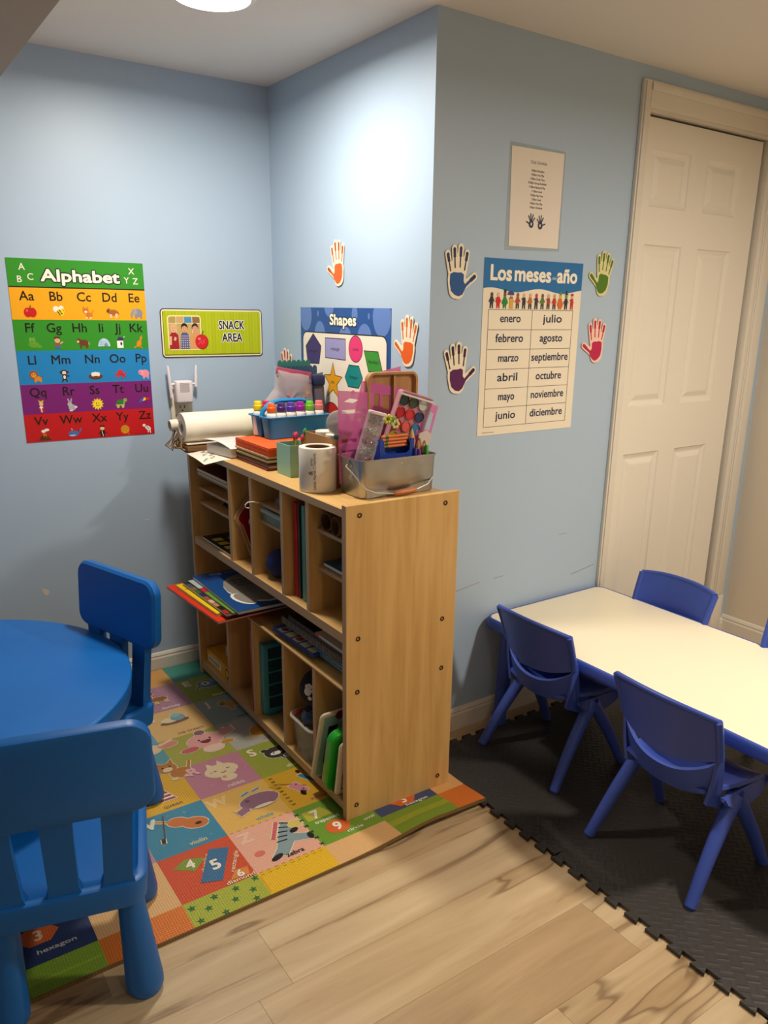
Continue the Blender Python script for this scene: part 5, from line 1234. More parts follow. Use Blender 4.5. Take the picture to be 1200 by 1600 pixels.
def upright(name, label, cat, y, quad, th, m, part, group=None, base=None):
    """panel whose front outline is given by world (x,z) points in the plane y"""
    cx = sum(p[0] for p in quad)/len(quad); zb = min(p[1] for p in quad)
    t = thing(name, label, cat, (cx, y, zb), 0, group)
    P = [(p[0]-cx, p[1]-zb) for p in quad]
    MB().prism(P, 0, th, m, M=UP).build(part, None, t, smooth=False); return t, cx, zb
mpk = mat('#dd72b2', .22, alpha=.62, key='stencil')
def stencil(label, y, quad, holes, m=mpk):
    """pink sheet with real cut-out openings"""
    cx = sum(p[0] for p in quad)/4; zb = min(p[1] for p in quad)
    t = thing('stencil_sheet', label, 'stencil', (cx, y, zb), 0, 'pink stencils in the metal bucket')
    outer = [(p[0]-cx, p[1]-zb) for p in quad]; loops = [outer] + [[(x-cx, z-zb) for x, z in h] for h in holes]
    flat = [p for l in loops for p in l]; tri = tessellate_polygon([[Vector((x, z, 0)) for x, z in l] for l in loops])
    V = [(x, 0, z) for x, z in flat] + [(x, .0012, z) for x, z in flat]; n = len(flat)
    Fc = [tuple(a) for a in tri] + [tuple(i+n for i in a[::-1]) for a in tri]; o = 0
    for l in loops:
        for i in range(len(l)): a, b_ = o+i, o+(i+1) % len(l); Fc.append((a, b_, b_+n, a+n))
        o += len(l)
    MB().add(V, Fc).build('sheet', m, t, smooth=False)
def circ(cx, cz, r, n=14, k=1.0): return [(cx+r*math.cos(2*PI*i/n), cz+k*r*math.sin(2*PI*i/n)) for i in range(n)]
def rct(x0, x1, z0, z1): return [(x0, z0), (x1, z0), (x1, z1), (x0, z1)]
def leafs(cx, cz, w, h): return [(cx-w, cz), (cx-w*.3, cz+h), (cx+w, cz+h*.4), (cx+w*.2, cz-h*.6)]
stencil('pink plastic stencil rising at the left end of the metal bucket', -1.055, [(-.338, .93), (-.235, .93), (-.228, 1.170), (-.343, 1.180)],
        [leafs(-.300, 1.150, .024, .008), rct(-.331, -.258, 1.118, 1.128), circ(-.268, 1.100, .010), rct(-.331, -.285, 1.040, 1.050), rct(-.331, -.285, 1.010, 1.020)])
stencil('taller pink stencil leaning behind the left one, clear of its top', -1.046, [(-.330, .95), (-.120, .95), (-.118, 1.175), (-.262, 1.202)], [rct(-.235, -.205, 1.13, 1.165), rct(-.195, -.170, 1.12, 1.160), circ(-.290, 1.172, .006)])
stencil('pink stencil fanned out at the right end of the bucket', -1.105, [(-.150, .92), (-.112, .92), (-.046, 1.128), (-.106, 1.146)], [[(-.100, 1.070), (-.074, 1.062), (-.062, 1.108), (-.082, 1.124), (-.100, 1.120)], rct(-.104, -.088, 1.025, 1.050)])
stencil('small pink stencil corner sticking up behind the wooden tray', -1.036, [(-.20, 1.0), (-.13, 1.0), (-.128, 1.236), (-.205, 1.222)], [circ(-.165, 1.10, .015)])
# compartment tray of pressed wood fibre
t = at_world('palette_tray', 'brown wooden compartment tray standing at the back of the bucket', 'tray', -.165, -1.042, .955)
P = rrect(-.083, .083, 0, .268, .022, 6); Mx = T(0, 0, 0) @ UP
mtr = wood_mat('traywood', '#b98a52', '#96683a', (20, 3, 3), .5)
MB().prism(P, -.004, .002, mtr, Mx).loft([[(x, -.002, z) for x, z in P], [(x, -.014, z) for x, z in P], [(x, -.015, z) for x, z in inset(P, .003)], [(x, -.014, z) for x, z in inset(P, .007)], [(x, -.003, z) for x, z in inset(P, .010)]], mtr, caps=(0, 0)).build('tray_body', None, t)
for x in (.004,): MB().box(x-.003, x+.003, -.013, -.003, .010, .258, mtr, bev=.002).build('divider', None, t)
# watercolour set
t = at_world('watercolour_set', 'watercolour set in a clear pink case with round paint pans, leaning in the bucket', 'paint set', -.182, -1.085, .990)
Mw = RY(16) @ RX(8)
b = MB(); P = rrect(-.058, .058, 0, .188, .010, 5)
b.prism(P, 0, .004, mat('#c98a9a', .2, alpha=.75, key='case'), Mw @ UP)
b.loft([[(x, -.002, z) for x, z in P], [(x, -.016, z) for x, z in P], [(x, -.017, z) for x, z in inset(P, .002)], [(x, -.016, z) for x, z in inset(P, .004)], [(x, -.003, z) for x, z in inset(P, .004)]], mat('#d9a9b4', .12, alpha=.5, key='case2'), caps=(0, 0), M=Mw).build('case', None, t)
pans = [('#1d3a2e', '#3a4a3a', '#b9bdb8'), ('#b01e2c', '#c8343a', '#2a3a62'), ('#d9442e', '#d9605a', '#2f7aa8'), ('#b8a82e', '#7a9a2e', '#12584a'), ('#5a3a24', '#2a6a3a', '#1a2a5a')]
for r, row in enumerate(pans):
    for c, cc in enumerate(row):
        M = Mw @ T(-.033+.033*c, -.005, .163-.034*r) @ RX(90)
        MB().lathe([(.0145, 0), (.0150, .004), (.0140, .0045), (.0128, .002), (.001, .0018)], mat(cc, .3), 20, M=M).build('paint_pan', None, t)
MB().box(-.058, .058, -.0175, -.0165, .176, .181, mat('#efe6ea', .3, alpha=.7), M=Mw).build('case_label', None, t, smooth=False)
# glitter strip pack
t = at_world('sequin_pack', 'clear strip pack of grey and wine sequins, tilted at the left of the bucket', 'craft pack', -.318, -1.110, .945)
Mg = RY(15) @ RX(6); P = rrect(-.026, .026, 0, .190, .006, 4)
MB().prism(P, -.003, .009, mat('#d9d6d6', .1, alpha=.22, bump=(60, .5), key='pack'), Mg @ UP).build('pack_shell', None, t, smooth=False)
MB().box(-.027, .027, -.013, .002, .184, .193, mat('#d9c9cc', .2), bev=.003, M=Mg).build('pack_rim', None, t)
random.seed(21)
for r in range(6):
    b = MB(); c = ('#5c5a58', '#7a2a3e', '#8a8a86', '#6a3040', '#9a9288', '#4a4a44')[r]
    for q in range(26):
        x, z = random.uniform(-.019, .019), .020+.028*r+random.uniform(0, .018); s_ = random.uniform(.002, .0045)
        b.box(-s_, s_, -.0012, .0012, -s_, s_, mat(c, .3, .3), M=Mg @ T(x, random.uniform(-.008, -.001), z) @ RY(random.uniform(0, 90)) @ RZ(random.uniform(-40, 40)))
    o = b.build('sequins', None, t, smooth=False); o['kind'] = 'stuff'
# crayon box: blue tray, crayons in a row
t = at_world('crayon_box', 'blue plastic crayon box filled with orange crayons in the bucket', 'box', -.206, -1.112, .940)
mbl = mat('#1d3f9c', .35)
P = [(-.054, 0), (.054, 0), (.056, .112), (.044, .112), (.040, .080), (.030, .074), (-.030, .074), (-.040, .080), (-.044, .112), (-.058, .118)]
MB().prism(P, 0, .003, mbl, T(0, -.022, 0) @ UP).prism([(-.054, 0), (.054, 0), (.056, .108), (-.058, .112)], 0, .003, mbl, T(0, .012, 0) @ UP).box(-.054, -.051, -.024, .012, 0, .108, mbl).box(.051, .054, -.024, .012, 0, .108, mbl).box(-.054, .054, -.024, .012, 0, .003, mbl).build('box_body', None, t, smooth=False)
for k in range(4):
    c = thing('crayon', 'orange crayon lying across the blue crayon box, %s of four' % ('topmost', 'second', 'third', 'lowest')[k], 'crayon', (-.206, -1.125+.0015*k, 1.060-.0092*k), 0, 'orange crayons in the bucket')
    x0 = -.043+.002*(k % 2); MB().tube([(x0, 0, 0), (x0+.004, 0, 0), (x0+.0041, 0, 0), (x0+.078, 0, .0006), (x0+.0781, 0, .0006), (x0+.082, 0, .0006)], [.0042]*6, mat('#d9743a', .5), 10).build('wax_body', None, c)
    MB().tube([(x0+.010, 0, 0), (x0+.020, 0, .0001)], .0045, mat('#5a6a2e', .6), 10).build('paper_band', None, c)
# markers, brushes and a few loose things
stk = [(-.118, '#cfa878', .140, 'fat pale brush', .006, '#c9b48a'), (-.104, '#c98a5a', .120, 'tan brush', .005, '#5a3a6a'), (-.090, '#b8805a', .108, 'copper brush', .0045, '#1f2f6a'), (-.078, '#a8704e', .112, 'brown brush', .0045, '#1f2f6a'), (-.066, '#c99a7a', .098, 'light brush', .0045, '#2a3a8a'), (-.056, '#9a6a4a', .104, 'dark brush', .0045, '#2f9a3a')]
for k, (x, c, l, nm, r, c2) in enumerate(stk):
    t = thing('paint_brush', '%s standing bristles up at the right of the bucket' % nm, 'brush', (x*.8-.062, -1.128+.007*(k % 2), .935), 0, 'brushes in the metal bucket')
    MB().tube([(0, 0, 0), (.001, 0, l*.45), (.002, 0, l*.62)], [r*.8, r, r*.9], mat(c2, .35), 10).build('handle', None, t)
    MB().tube([(.002, 0, l*.62), (.0022, 0, l*.75)], [r*.95, r], mat('#b9b4a8', .25, .9), 10).build('ferrule', None, t)
    MB().tube([(.0022, 0, l*.75), (.003, 0, l*.88), (.004, 0, l)], [r, r*1.35, r*.4], mat(c, .8), 10).build('bristles', None, t)
for k, (x, c, l) in enumerate(((-.062, '#3fae3a', .090), (-.110, '#3a2f8a', .085), (-.094, '#6a2f8a', .080))):
    t = thing('felt_pen', '%s felt pen standing in the right half of the bucket' % ('bright green', 'indigo', 'purple')[k], 'pen', (x*.8-.060, -1.140, .940), 0, 'felt pens in the bucket')
    MB().tube([(0, 0, 0), (0, 0, l-.03)], .0048, mat('#e6e2da', .35), 12).build('barrel', None, t); MB().tube([(0, 0, l-.03), (0, 0, l-.002), (0, 0, l)], [.0054, .0052, .004], mat(c, .35), 12).build('cap', None, t)
t, _, _ = upright('plastic_bag', 'folded clear plastic bag at the right end of the bucket', 'bag', -1.116, [(-.135, .99), (-.106, .985), (-.076, 1.052), (-.095, 1.066), (-.120, 1.060)], .004, mat('#ddd2c8', .2, alpha=.7, key='pl'), 'film')
t, _, _ = upright('paper_sheet', 'white folded paper standing at the right rear corner of the bucket', 'paper', -1.094, [(-.150, .93), (-.110, .93), (-.066, 1.045), (-.110, 1.070)], .002, mat('#e6dccb', .6), 'sheet')
random.seed(31)
for k, (x, z_, c, nm) in enumerate(((-.300, .985, '#26307a', 'navy'), (-.318, .975, '#3a48a0', 'blue'), (-.285, .990, '#c98a5a', 'tan'), (-.270, .975, '#20264e', 'dark blue'), (-.262, .992, '#1d1b22', 'black'), (-.305, .962, '#22243e', 'midnight'))):
    t = thing('pom_pom', '%s pom-pom among the bits at the left front of the bucket' % nm, 'pom-pom', (x, -1.138+.004*(k % 3), z_), 0, 'pom-poms in the bucket')
    bm = bmesh.new(); bmesh.ops.create_icosphere(bm, subdivisions=3, radius=.012)
    for v in bm.verts: v.co *= 1+random.uniform(-.13, .13)
    MB().bm(bm, mat(c, .9)).build('fluff', None, t, smooth=False)
for k, (x, z_, c) in enumerate(((-.222, 1.105, '#c9c22e'), (-.205, 1.100, '#8ab03a'), (-.196, 1.090, '#d9cf9a'))):
    t = thing('craft_flower', '%s craft flower lying in front of the paint set' % ('yellow', 'green', 'cream')[k], 'flower', (x, -1.106, z_), 0, 'craft flowers in the bucket')
    for q in range(6):
        a = q*PI/3; MB().lathe([(.001, 0), (.0055, .001), (.004, .004), (.001, .005)], mat(c, .5), 8, M=T(.009*math.cos(a), -.004, .009*math.sin(a)) @ RX(90)).build('petal', None, t)
    MB().lathe([(.001, 0), (.005, .001), (.001, .006)], mat('#5a7a1e', .5), 8, M=T(0, -.005, 0) @ RX(90)).build('flower_centre', None, t)

# ---------------------------------------------------------------- wi-fi repeater in its socket
t = struct(MB().prism(rrect(-.422, -.346, 1.004, 1.118, .005), .0002, .006, M=Matrix(((1, 0, 0, 0), (0, 0, -1, 0), (0, 1, 0, 0), (0, 0, 0, 1))), bev=.002).build('trim_socket_plate', mat('#ded3bf', .35)))
for x in (-.394, -.378): struct(MB().box(x-.0016, x+.0016, -.0066, -.0061, 1.026, 1.036).build('trim_socket_slot', mat('#2a241e', .7), smooth=False))
struct(MB().cyl((-.386, -.0061, 1.018), (-.386, -.0067, 1.018), .0030, n=12).build('trim_socket_slot', mat('#2a241e', .7)))
t = thing('wifi_repeater', 'white plug-in wifi repeater with two antennas on the back wall', 'wifi repeater', (-.384, -.0065, 1.048))
mw = mat('#e2d9dc', .35)
MB().box(-.034, .030, -.036, -.001, 0, .080, mw, bev=.007, seg=3).build('body', None, t)
for k in range(9): MB().box(-.020, .016, -.0368, -.0355, .040+.0038*k, .0415+.0038*k, mat('#a8a0a6', .6)).build('vent_slot', None, t, smooth=False)
for sx, tilt in ((-1, -4), (1, 3)):
    a = MB().tube([(sx*.031-.002, -.020, .068), (sx*.046-.002, -.020, .066)], .0045, mw, 12); a.build('hinge', None, t)
    M = T(sx*.048-.002, -.020, .060) @ RY(tilt)
    MB().tube([(0, 0, -.004 if sx > 0 else -.040), (0, 0, 0), (0, 0, .070), (0, 0, .074)], [.0062, .0062, .0045, .003], mw, 12, M=M).build('antenna', None, t)
t = thing('cable_cover', 'white flat cable strip running down the wall beside the repeater', 'cable', (-.424, -.0005, .95))
MB().box(-.006, .010, -.008, 0, 0, .150, mat('#e0d4be', .4), bev=.003).build('strip', None, t)
# ---------------------------------------------------------------- contents of the cubbies (shelf coordinates: a = depth, b = along, z)
def book(label, a0, a1, b0, b1, z, h, cover, pages='#e6dcc8', rot=0, group=None, name='book', deco=None, cat='book'):
    t = on_shelf(name, label, cat, (a0+a1)/2, (b0+b1)/2, z, rot, group)
    w, d_ = (a1-a0)/2, (b1-b0)/2; c = .0012 if h > .004 else h*.25
    m = mat(cover, .3)
    MB().box(-w, w, -d_, d_, h-c, h, m).box(-w, w, -d_, d_, 0, c, m).build('cover', None, t, smooth=False)
    MB().box(-w+.002, w-.002, -d_+.002, d_-.002, c, h-c, mat(pages, .7)).build('pages', None, t, smooth=False)
    if deco:
        d = Draw((0, 0, h), (1, 0, 0), (0, 1, 0)); deco(d, w, d_); d.mb.build('cover_print', None, t, smooth=False, fix=False)
    return t
ZM, ZL, ZB = .5702, .4242, .0622
# upper left compartment
book('wine red board book at the top of the upper left pigeonhole, white page edge', .012, .20, .800, 1.075, .8205, .013, '#5a1a22', '#d9c8a8', group='books in the upper left pigeonhole')
book('dark board book under the wine red one in the upper left pigeonhole', .016, .22, .795, 1.080, .8063, .0135, '#2a1c1a', '#cdbb98', group='books in the upper left pigeonhole')
def deco_y(d, w, h):
    for k in range(4): d.rect(-w+.015, -w+.05, -h+.02+.055*k, -h+.055+.055*k, '#c9b43a'); d.rect(-w+.07, w-.02, -h+.03+.055*k, -h+.045+.055*k, '#b9ae9a')
book('black flat book with yellow lettering on the floor of the upper left compartment', .014, .235, .785, 1.060, ZM, .010, '#17161a', deco=deco_y)
t = on_shelf('leaf_toy', 'dark green leafy toy on the lowest small shelf of the upper left compartment', 'toy', .11, .93, .7022)
for k in range(14):
    a = k*2.399; r = .012+.0035*k
    MB().add([(r*math.cos(a)*.4, r*math.sin(a)*.7, .002), (r*math.cos(a+.5)*1.0, r*math.sin(a+.5)*1.7, .016), (r*math.cos(a)*1.25, r*math.sin(a)*2.1, .006+.018*(k % 3)/2), (r*math.cos(a-.5)*1.0, r*math.sin(a-.5)*1.7, .014)], [(0, 1, 2, 3)]).build('leaf', mat(('#3a4a1e', '#56602a', '#6a5a22')[k % 3], .6), t, smooth=False)
# arrow shaped boards in the narrow bay
def arrow(label, b, a_off, lean):
    t = on_shelf('arrow_board', label, 'board', .030+a_off, b, ZM, 0, 'red arrow boards in the narrow bay')
    P = [(.060, 0), (.032, .010), (.000, .120), (-.012, .135), (-.018, .150), (-.010, .168), (.075, .268), (.105, .285), (.19, .230), (.20, .06), (.18, 0)]
    M = RX(lean) @ Matrix(((1, 0, 0, 0), (0, 0, 1, 0), (0, 1, 0, 0), (0, 0, 0, 1)))
    MB().prism(P, -.004, .004, mat('#b8875a', .5), M).build('board_body', None, t, smooth=False)
    for s_, zz in ((-1, -.0045), (1, .0040)):
        MB().prism(inset(P[::1], -.009 if sum(P[i][0]*P[(i+1) % len(P)][1]-P[(i+1) % len(P)][0]*P[i][1] for i in range(len(P))) < 0 else .009), zz, zz+.0005, mat('#e0b88a', .5), M).build('pale_line', None, t, smooth=False)
        q = .0115; ar = sum(P[i][0]*P[(i+1) % len(P)][1]-P[(i+1) % len(P)][0]*P[i][1] for i in range(len(P)))
        MB().prism(inset(P, q if ar > 0 else -q), zz-.0003 if s_ < 0 else zz+.0003, zz+.0008, mat('#9c1420', .4), M).build('red_face', None, t, smooth=False)
arrow('red arrow shaped board with tan border in the narrow upper bay, nearest its left side', .715, -.005, -6)
arrow('second red arrow shaped board leaning behind the first', .660, .020, -4)
# middle bay
t = on_shelf('craft_bag', 'crumpled clear bag with pink ribbons on the upper shelf of the middle bay', 'bag', .12, .475, .8085)
pillow(MB(), subdiv([(-.075, 0), (.075, 0), (.085, .028), (.03, .062), (-.05, .045), (-.085, .02)], 4), .050, mat('#b8aaa8', .2, alpha=.5, bump=(20, .6), key='bg2')).build('bag_body', None, t)
random.seed(9)
for k in range(6):
    P = [(random.uniform(-.05, .05), random.uniform(-.035, .035), random.uniform(.012, .045)) for _ in range(5)]
    MB().tube(P, .004, mat(('#c23a62', '#d9768e', '#b0304a')[k % 3], .5), 8).build('ribbon', None, t)
t = on_shelf('cup_hook', 'white wire hook poking out of the middle bay', 'hook', .0, .565, .800)
MB().tube([(.020, -.006, .0086), (.005, .002, .012), (-.012, .006, .012), (-.020, .008, .004), (-.018, .008, -.004), (-.010, .004, -.006)], .0022, mat('#ddd2c4', .4), 8).build('wire', None, t)
t = on_shelf('food_container', 'clear lidded container with green tint on the lower shelf of the middle bay', 'container', .085, .478, .7522)
def RC(q, z, r=.018): return [(x, y, z) for x, y in rrect(-.062+q, .072-q, -.085+q, .085-q, r, 5)]
MB().loft([RC(.008, 0), RC(.004, .003), RC(0, .032), RC(.002, .032), RC(.010, .004)], mat('#7f9a86', .15, alpha=.6, key='ctr')).build('tub_wall', None, t)
MB().loft([RC(-.003, .031), RC(-.004, .034), RC(-.003, .040), RC(.004, .042), RC(.010, .040)], mat('#a9bdb8', .2, alpha=.75, key='lid')).build('lid', None, t)
t = on_shelf('sock_ball', 'navy fabric ball at the back of the middle bay floor', 'ball', .066, .515, ZM+.0480)
bm = bmesh.new(); bmesh.ops.create_uvsphere(bm, u_segments=24, v_segments=16, radius=.045)
for v in bm.verts: v.co *= 1+.04*math.sin(v.co.x*90)*math.cos(v.co.z*70)
MB().bm(bm, mat('#16205a', .7)).build('ball_body', None, t)
# folders
for nm, c, b_, w in (('bright red', '#c0161c', .340, .022), ('slate grey', '#3a3f3e', .318, .008), ('sea green', '#4f9384', .288, .020)):
    t = on_shelf('folder', '%s upright folder in the narrow bay' % nm, 'folder', .145, b_, ZM, 0, 'folders in the narrow bay')
    MB().box(-.115, .115, -w/2, w/2, 0, .285, mat(c, .4), bev=.0015, seg=1).build('folder_body', None, t)
# right bay: cardboard tubes, book
for k, (a, b_, r_) in enumerate(((.092, .160, .026), (.088, .104, .026), (.10, .050, .019))):
    t = on_shelf('cardboard_tube', 'brown cardboard tube lying on the upper small shelf, %s' % ('left one', 'middle one', 'right one')[k], 'tube', a-.06, b_, .8117+r_, (6, -5, 3)[k], 'cardboard tubes in the right bay')
    MB().lathe([(r_-.0022, 0), (r_, 0), (r_, .145), (r_-.0022, .145)], mat('#7a5636', .8), 28, M=RY(90)).build('tube_wall', None, t)
    MB().lathe([(r_-.0025, .0004), (r_-.0024, .145), (r_-.003, .145), (r_-.003, .0004)], mat('#5f4228', .9), 28, M=RY(90)).build('tube_lining', None, t)
def deco_b(d, w, h): d.rect(-w+.01, w-.03, -h+.02, h-.05, '#2a6a9a'); d.poly([(-w+.02, -.01), (0, .05), (.03, 0), (w-.03, .03), (w-.03, -.05), (-w+.02, -.06)], '#5a8a4a'); d.line([(-w+.03, .0), (-.02, .03)], .008, '#d9e0e6')
book('tan board game board on the lower small shelf of the right bay', .030, .24, .030, .196, .7023, .005, '#b5863f', '#b5863f', name='game_board', cat='board')
book('blue and green picture book on the lower small shelf of the right bay', .034, .235, .026, .182, .7078, .012, '#1d4668', deco=deco_b)

# middle opening, left: big books hanging over the front
def wr(label, pts, z, h, cover, name='book', deco=None, group='big picture books in the middle opening'):
    """book given by its four corners in (a,b), roughly rectangular"""
    P = [Vector(p) for p in pts]; c = sum(P, Vector((0, 0)))/4
    ang = math.degrees(math.atan2((P[1]-P[0]).y, (P[1]-P[0]).x)); w = (P[1]-P[0]).length; d_ = (P[3]-P[0]).length
    return book(label, c.x-w/2, c.x+w/2, c.y-d_/2, c.y+d_/2, z, h, cover, rot=ang, group=group, name=name, deco=deco)
z = ZL+.0003
wr('large red picture book, lowest and furthest out of the fan of big books', [(-.126, .590), (.165, .610), (.150, 1.025), (-.141, 1.005)], z, .008, '#e03a1c'); z += .0083
def deco_yel(d, w, h):
    d.rect(-w, -w+.035, -h+.006, h-.004, '#f2d012'); d.line([(-w+.008, h-.06), (-w+.026, h-.075)], .006, '#c2331c')
wr('yellow spined picture book on top of the large red one', [(-.108, .635), (.165, .650), (.150, .985), (-.122, .972)], z, .010, '#e6c21a', deco=deco_yel); z += .0103
def deco_mix(d, w, h):
    for k, c in enumerate(('#c2202a', '#2a1c1a', '#c98a5a', '#e6b4a8', '#a05a3a', '#2a2a6a', '#3a6a3a', '#8a6a4a', '#4a5a6a')):
        d.rect(-w, -w+.05, -h+.004+.037*k, -h+.037+.037*k, c)
wr('picture book with a multicoloured collage cover in the fan of big books', [(-.094, .590), (.16, .600), (.150, .965), (-.102, .955)], z, .011, '#3a2c2a', deco=deco_mix); z += .0113
def deco_g(d, w, h): d.rect(-w, -w+.06, -h, .04, '#6a9a2a'); d.rect(-w, -w+.06, .04, .09, '#c2262e'); d.rect(-w, -w+.06, .09, h, '#b9c6c4')
wr('green and red edged thin book directly under the blue bear book', [(-.078, .570), (.17, .578), (.160, .950), (-.088, .942)], z, .006, '#3f6a2a', deco=deco_g); z += .0063
def deco_bear(d, w, h):
    d.ell(.02, -.02, .105, .150, '#efe9df'); d.ell(.02, -.01, .102, .146, '#8d867d'); d.ell(-.065, -.105, .030, .062, '#efe9df', 12); d.ell(-.058, -.105, .027, .056, '#8d867d', 12)
    d.text('Big Stories', .01, .172, .018, '#8fa6b8', bold=.02, w=.16, rot=0)
    for k, s_ in enumerate(('Brown Bear', 'Polar Bear', 'Panda Bear')): d.text(s_, .02, .075-.028*k, .013, '#12100f', bold=.03, w=.10)
    d.line([(.05, -.13), (w-.01, -.10)], .02, '#26231f')
wr('blue big book with a dark bear shape on the cover, top of the fan', [(-.066, .545), (.185, .545), (.182, .950), (-.078, .950)], z, .012, '#154a8a', deco=deco_bear)
# middle opening, right: stack of spiral books
def title(s_, c='#12324a'):
    def f(d, w, h): pass
    return f
zz = ZL+.0003
t = book('light blue hardback with black spine lettering at the bottom of the right stack', .040, .25, .030, .250, zz, .016, '#5f9ab0', group='books at the right of the middle opening')
MB().box(.0385-.145, .0395-.145, -.110, .110, 0, .016, mat('#5f9ab0', .4)).build('spine', None, t, smooth=False)
d = Draw((-.1066, .105, .0), (0, -1, 0), (0, 0, 1)); d.text('COMPLETE RESOURCE WITH ART', .105, .0035, .0085, '#14303f', w=.195, bold=.03); d.mb.build('spine_title', None, t, smooth=False, fix=False)
zz2 = zz+.0163
book('dark green hardback with a white band above the light blue one', .045, .25, .028, .235, zz2, .014, '#1d3a30', group='books at the right of the middle opening')
def deco_game(d, w, h):
    for k, c in enumerate(('#d9a63a', '#c9c2b0', '#b0402a', '#d9c27a', '#6a2a1a')): d.rect(-w+.004, -w+.04, -h+.012+.045*k, -h+.048+.045*k, '#c9bfa8'); d.ell(-w+.022, -h+.030+.045*k, .011, .014, c)
    d.rect(-w+.041, -w+.060, -h+.008, h-.008, '#d9b42a')
book('flat yellow picture puzzle in a blue tray at the front of the middle opening', .012, .20, .215, .468, zz, .009, '#1f3a7a', '#2a4a8a', rot=2, deco=deco_game, name='tray_puzzle', cat='puzzle')
def spiral(label, a0, a1, b0, b1, z, h, c, dots='#b9b4aa', rot=0):
    t = book(label, a0, a1, b0, b1, z, h, c, '#4a443c', rot=rot, group='books at the right of the middle opening', name='spiral_book')
    w, dd = (a1-a0)/2, (b1-b0)/2; n = int((b1-b0)/.0085); b = MB()
    for k in range(n):
        y = -dd+.008+k*.0085
        b.tube([(-w+.004*math.cos(q*PI/4)-.000, y, h/2+(h/2+.002)*math.sin(q*PI/4)) for q in range(8)], .0006, mat(dots, .4, .3), 5, closed=True, caps=(0, 0))
    o = b.build('spiral_binding', None, t); o['kind'] = 'stuff'; return t
zz3 = zz2+.0143
spiral('thick black spiral bound book lying in the middle opening', .030, .24, .060, .440, zz3, .018, '#1d1a1c')
spiral('black spiral bound book with a white red cornered spine, topmost of the right stack', .034, .235, .040, .400, zz3+.0183, .014, '#141216', '#8a8680')
MB2 = book('thin white edged booklet on the top spiral book', .030, .22, .035, .225, zz3+.0328, .008, '#c9c2c0', group='books at the right of the middle opening', name='booklet')
b = MB().box(-.0965, -.0952, .075, .095, .001, .007, mat('#c2262e', .4)); b.build('red_corner', None, MB2, smooth=False)

# bottom row ------------------------------------------------------
# yellow puzzle box and card in the left compartment
t = on_shelf('puzzle_box', 'yellow puzzle box with printed sides in the lower left compartment', 'box', .155, .9725, ZB)
MB().box(-.135, .135, -.128, .128, 0, .058, mat('#d99a1c', .35), bev=.001, seg=1).build('box_body', None, t, smooth=False)
d = Draw((-.1352, .128, 0), (0, -1, 0), (0, 0, 1)); d.rr(.020, .150, .014, .040, .008, '#e6dcc4'); d.ell(.205, .028, .018, .022, '#5a2a1a'); d.ell(.205, .028, .011, .014, '#e6b41c')
for k in range(6): d.rect(.030+.018*k, .040+.018*k, .020, .034, ('#2a3a6a', '#1d1a1c', '#a8321e')[k % 3])
d.rect(0, .256, .052, .058, '#c2801a'); d.mb.build('side_print', None, t, smooth=False, fix=False)
d = Draw((-.135, -.1283, 0), (1, 0, 0), (0, 0, 1)); d.rect(.02, .07, .02, .040, '#2a241e'); d.rect(.09, .14, .02, .040, '#2a241e'); d.mb.build('end_print', None, t, smooth=False, fix=False)
book('white memory card game lying on the yellow puzzle box', .055, .245, .858, 1.00, ZB+.0585, .030, '#d9d2c6', '#b9b2a6', rot=-4, name='card_game', cat='game', deco=lambda d, w, h: (d.text('ABC', -.02, .01, .03, '#2a2a30', bold=.04, w=.09), d.poly([(-w+.02, -.05), (-.02, -.02), (.03, -.05), (-.01, -.065)], '#2a2a30')))
# red folder
t = on_shelf('folder', 'dark red upright folder in the second lower compartment', 'folder', .132, .6365, ZB, 0)
MB().box(-.125, .13, -.006, .006, 0, .300, mat('#a81218', .4), bev=.0015, seg=1).build('folder_body', None, t)
# teal organiser case standing on its side
mt_ = mat('#2f7f8c', .3); t = on_shelf('organiser_case', 'teal plastic organiser case standing on edge in the third lower compartment', 'case', .165, .578, ZB, -2)
MB().box(-.145, .145, .000, .022, .012, .262, mt_, bev=.004).box(-.145, .145, -.012, .000, .012, .262, mt_, bev=.003).build('case_shell', None, t)
for r in range(5):
    for c in range(4):
        MB().box(-.128+.064*c, -.072+.064*c, -.0135, -.0118, .030+.045*r, .069+.045*r, mat('#163e48', .15), bev=.0008, seg=1).build('window_cell', None, t)
MB().box(-.05, .06, -.004, .016, .258, .276, mt_, bev=.004).build('handle', None, t)
for x in (-.11, .10): MB().box(x-.02, x+.02, -.010, .018, 0, .0125, mt_, bev=.003).build('foot', None, t)
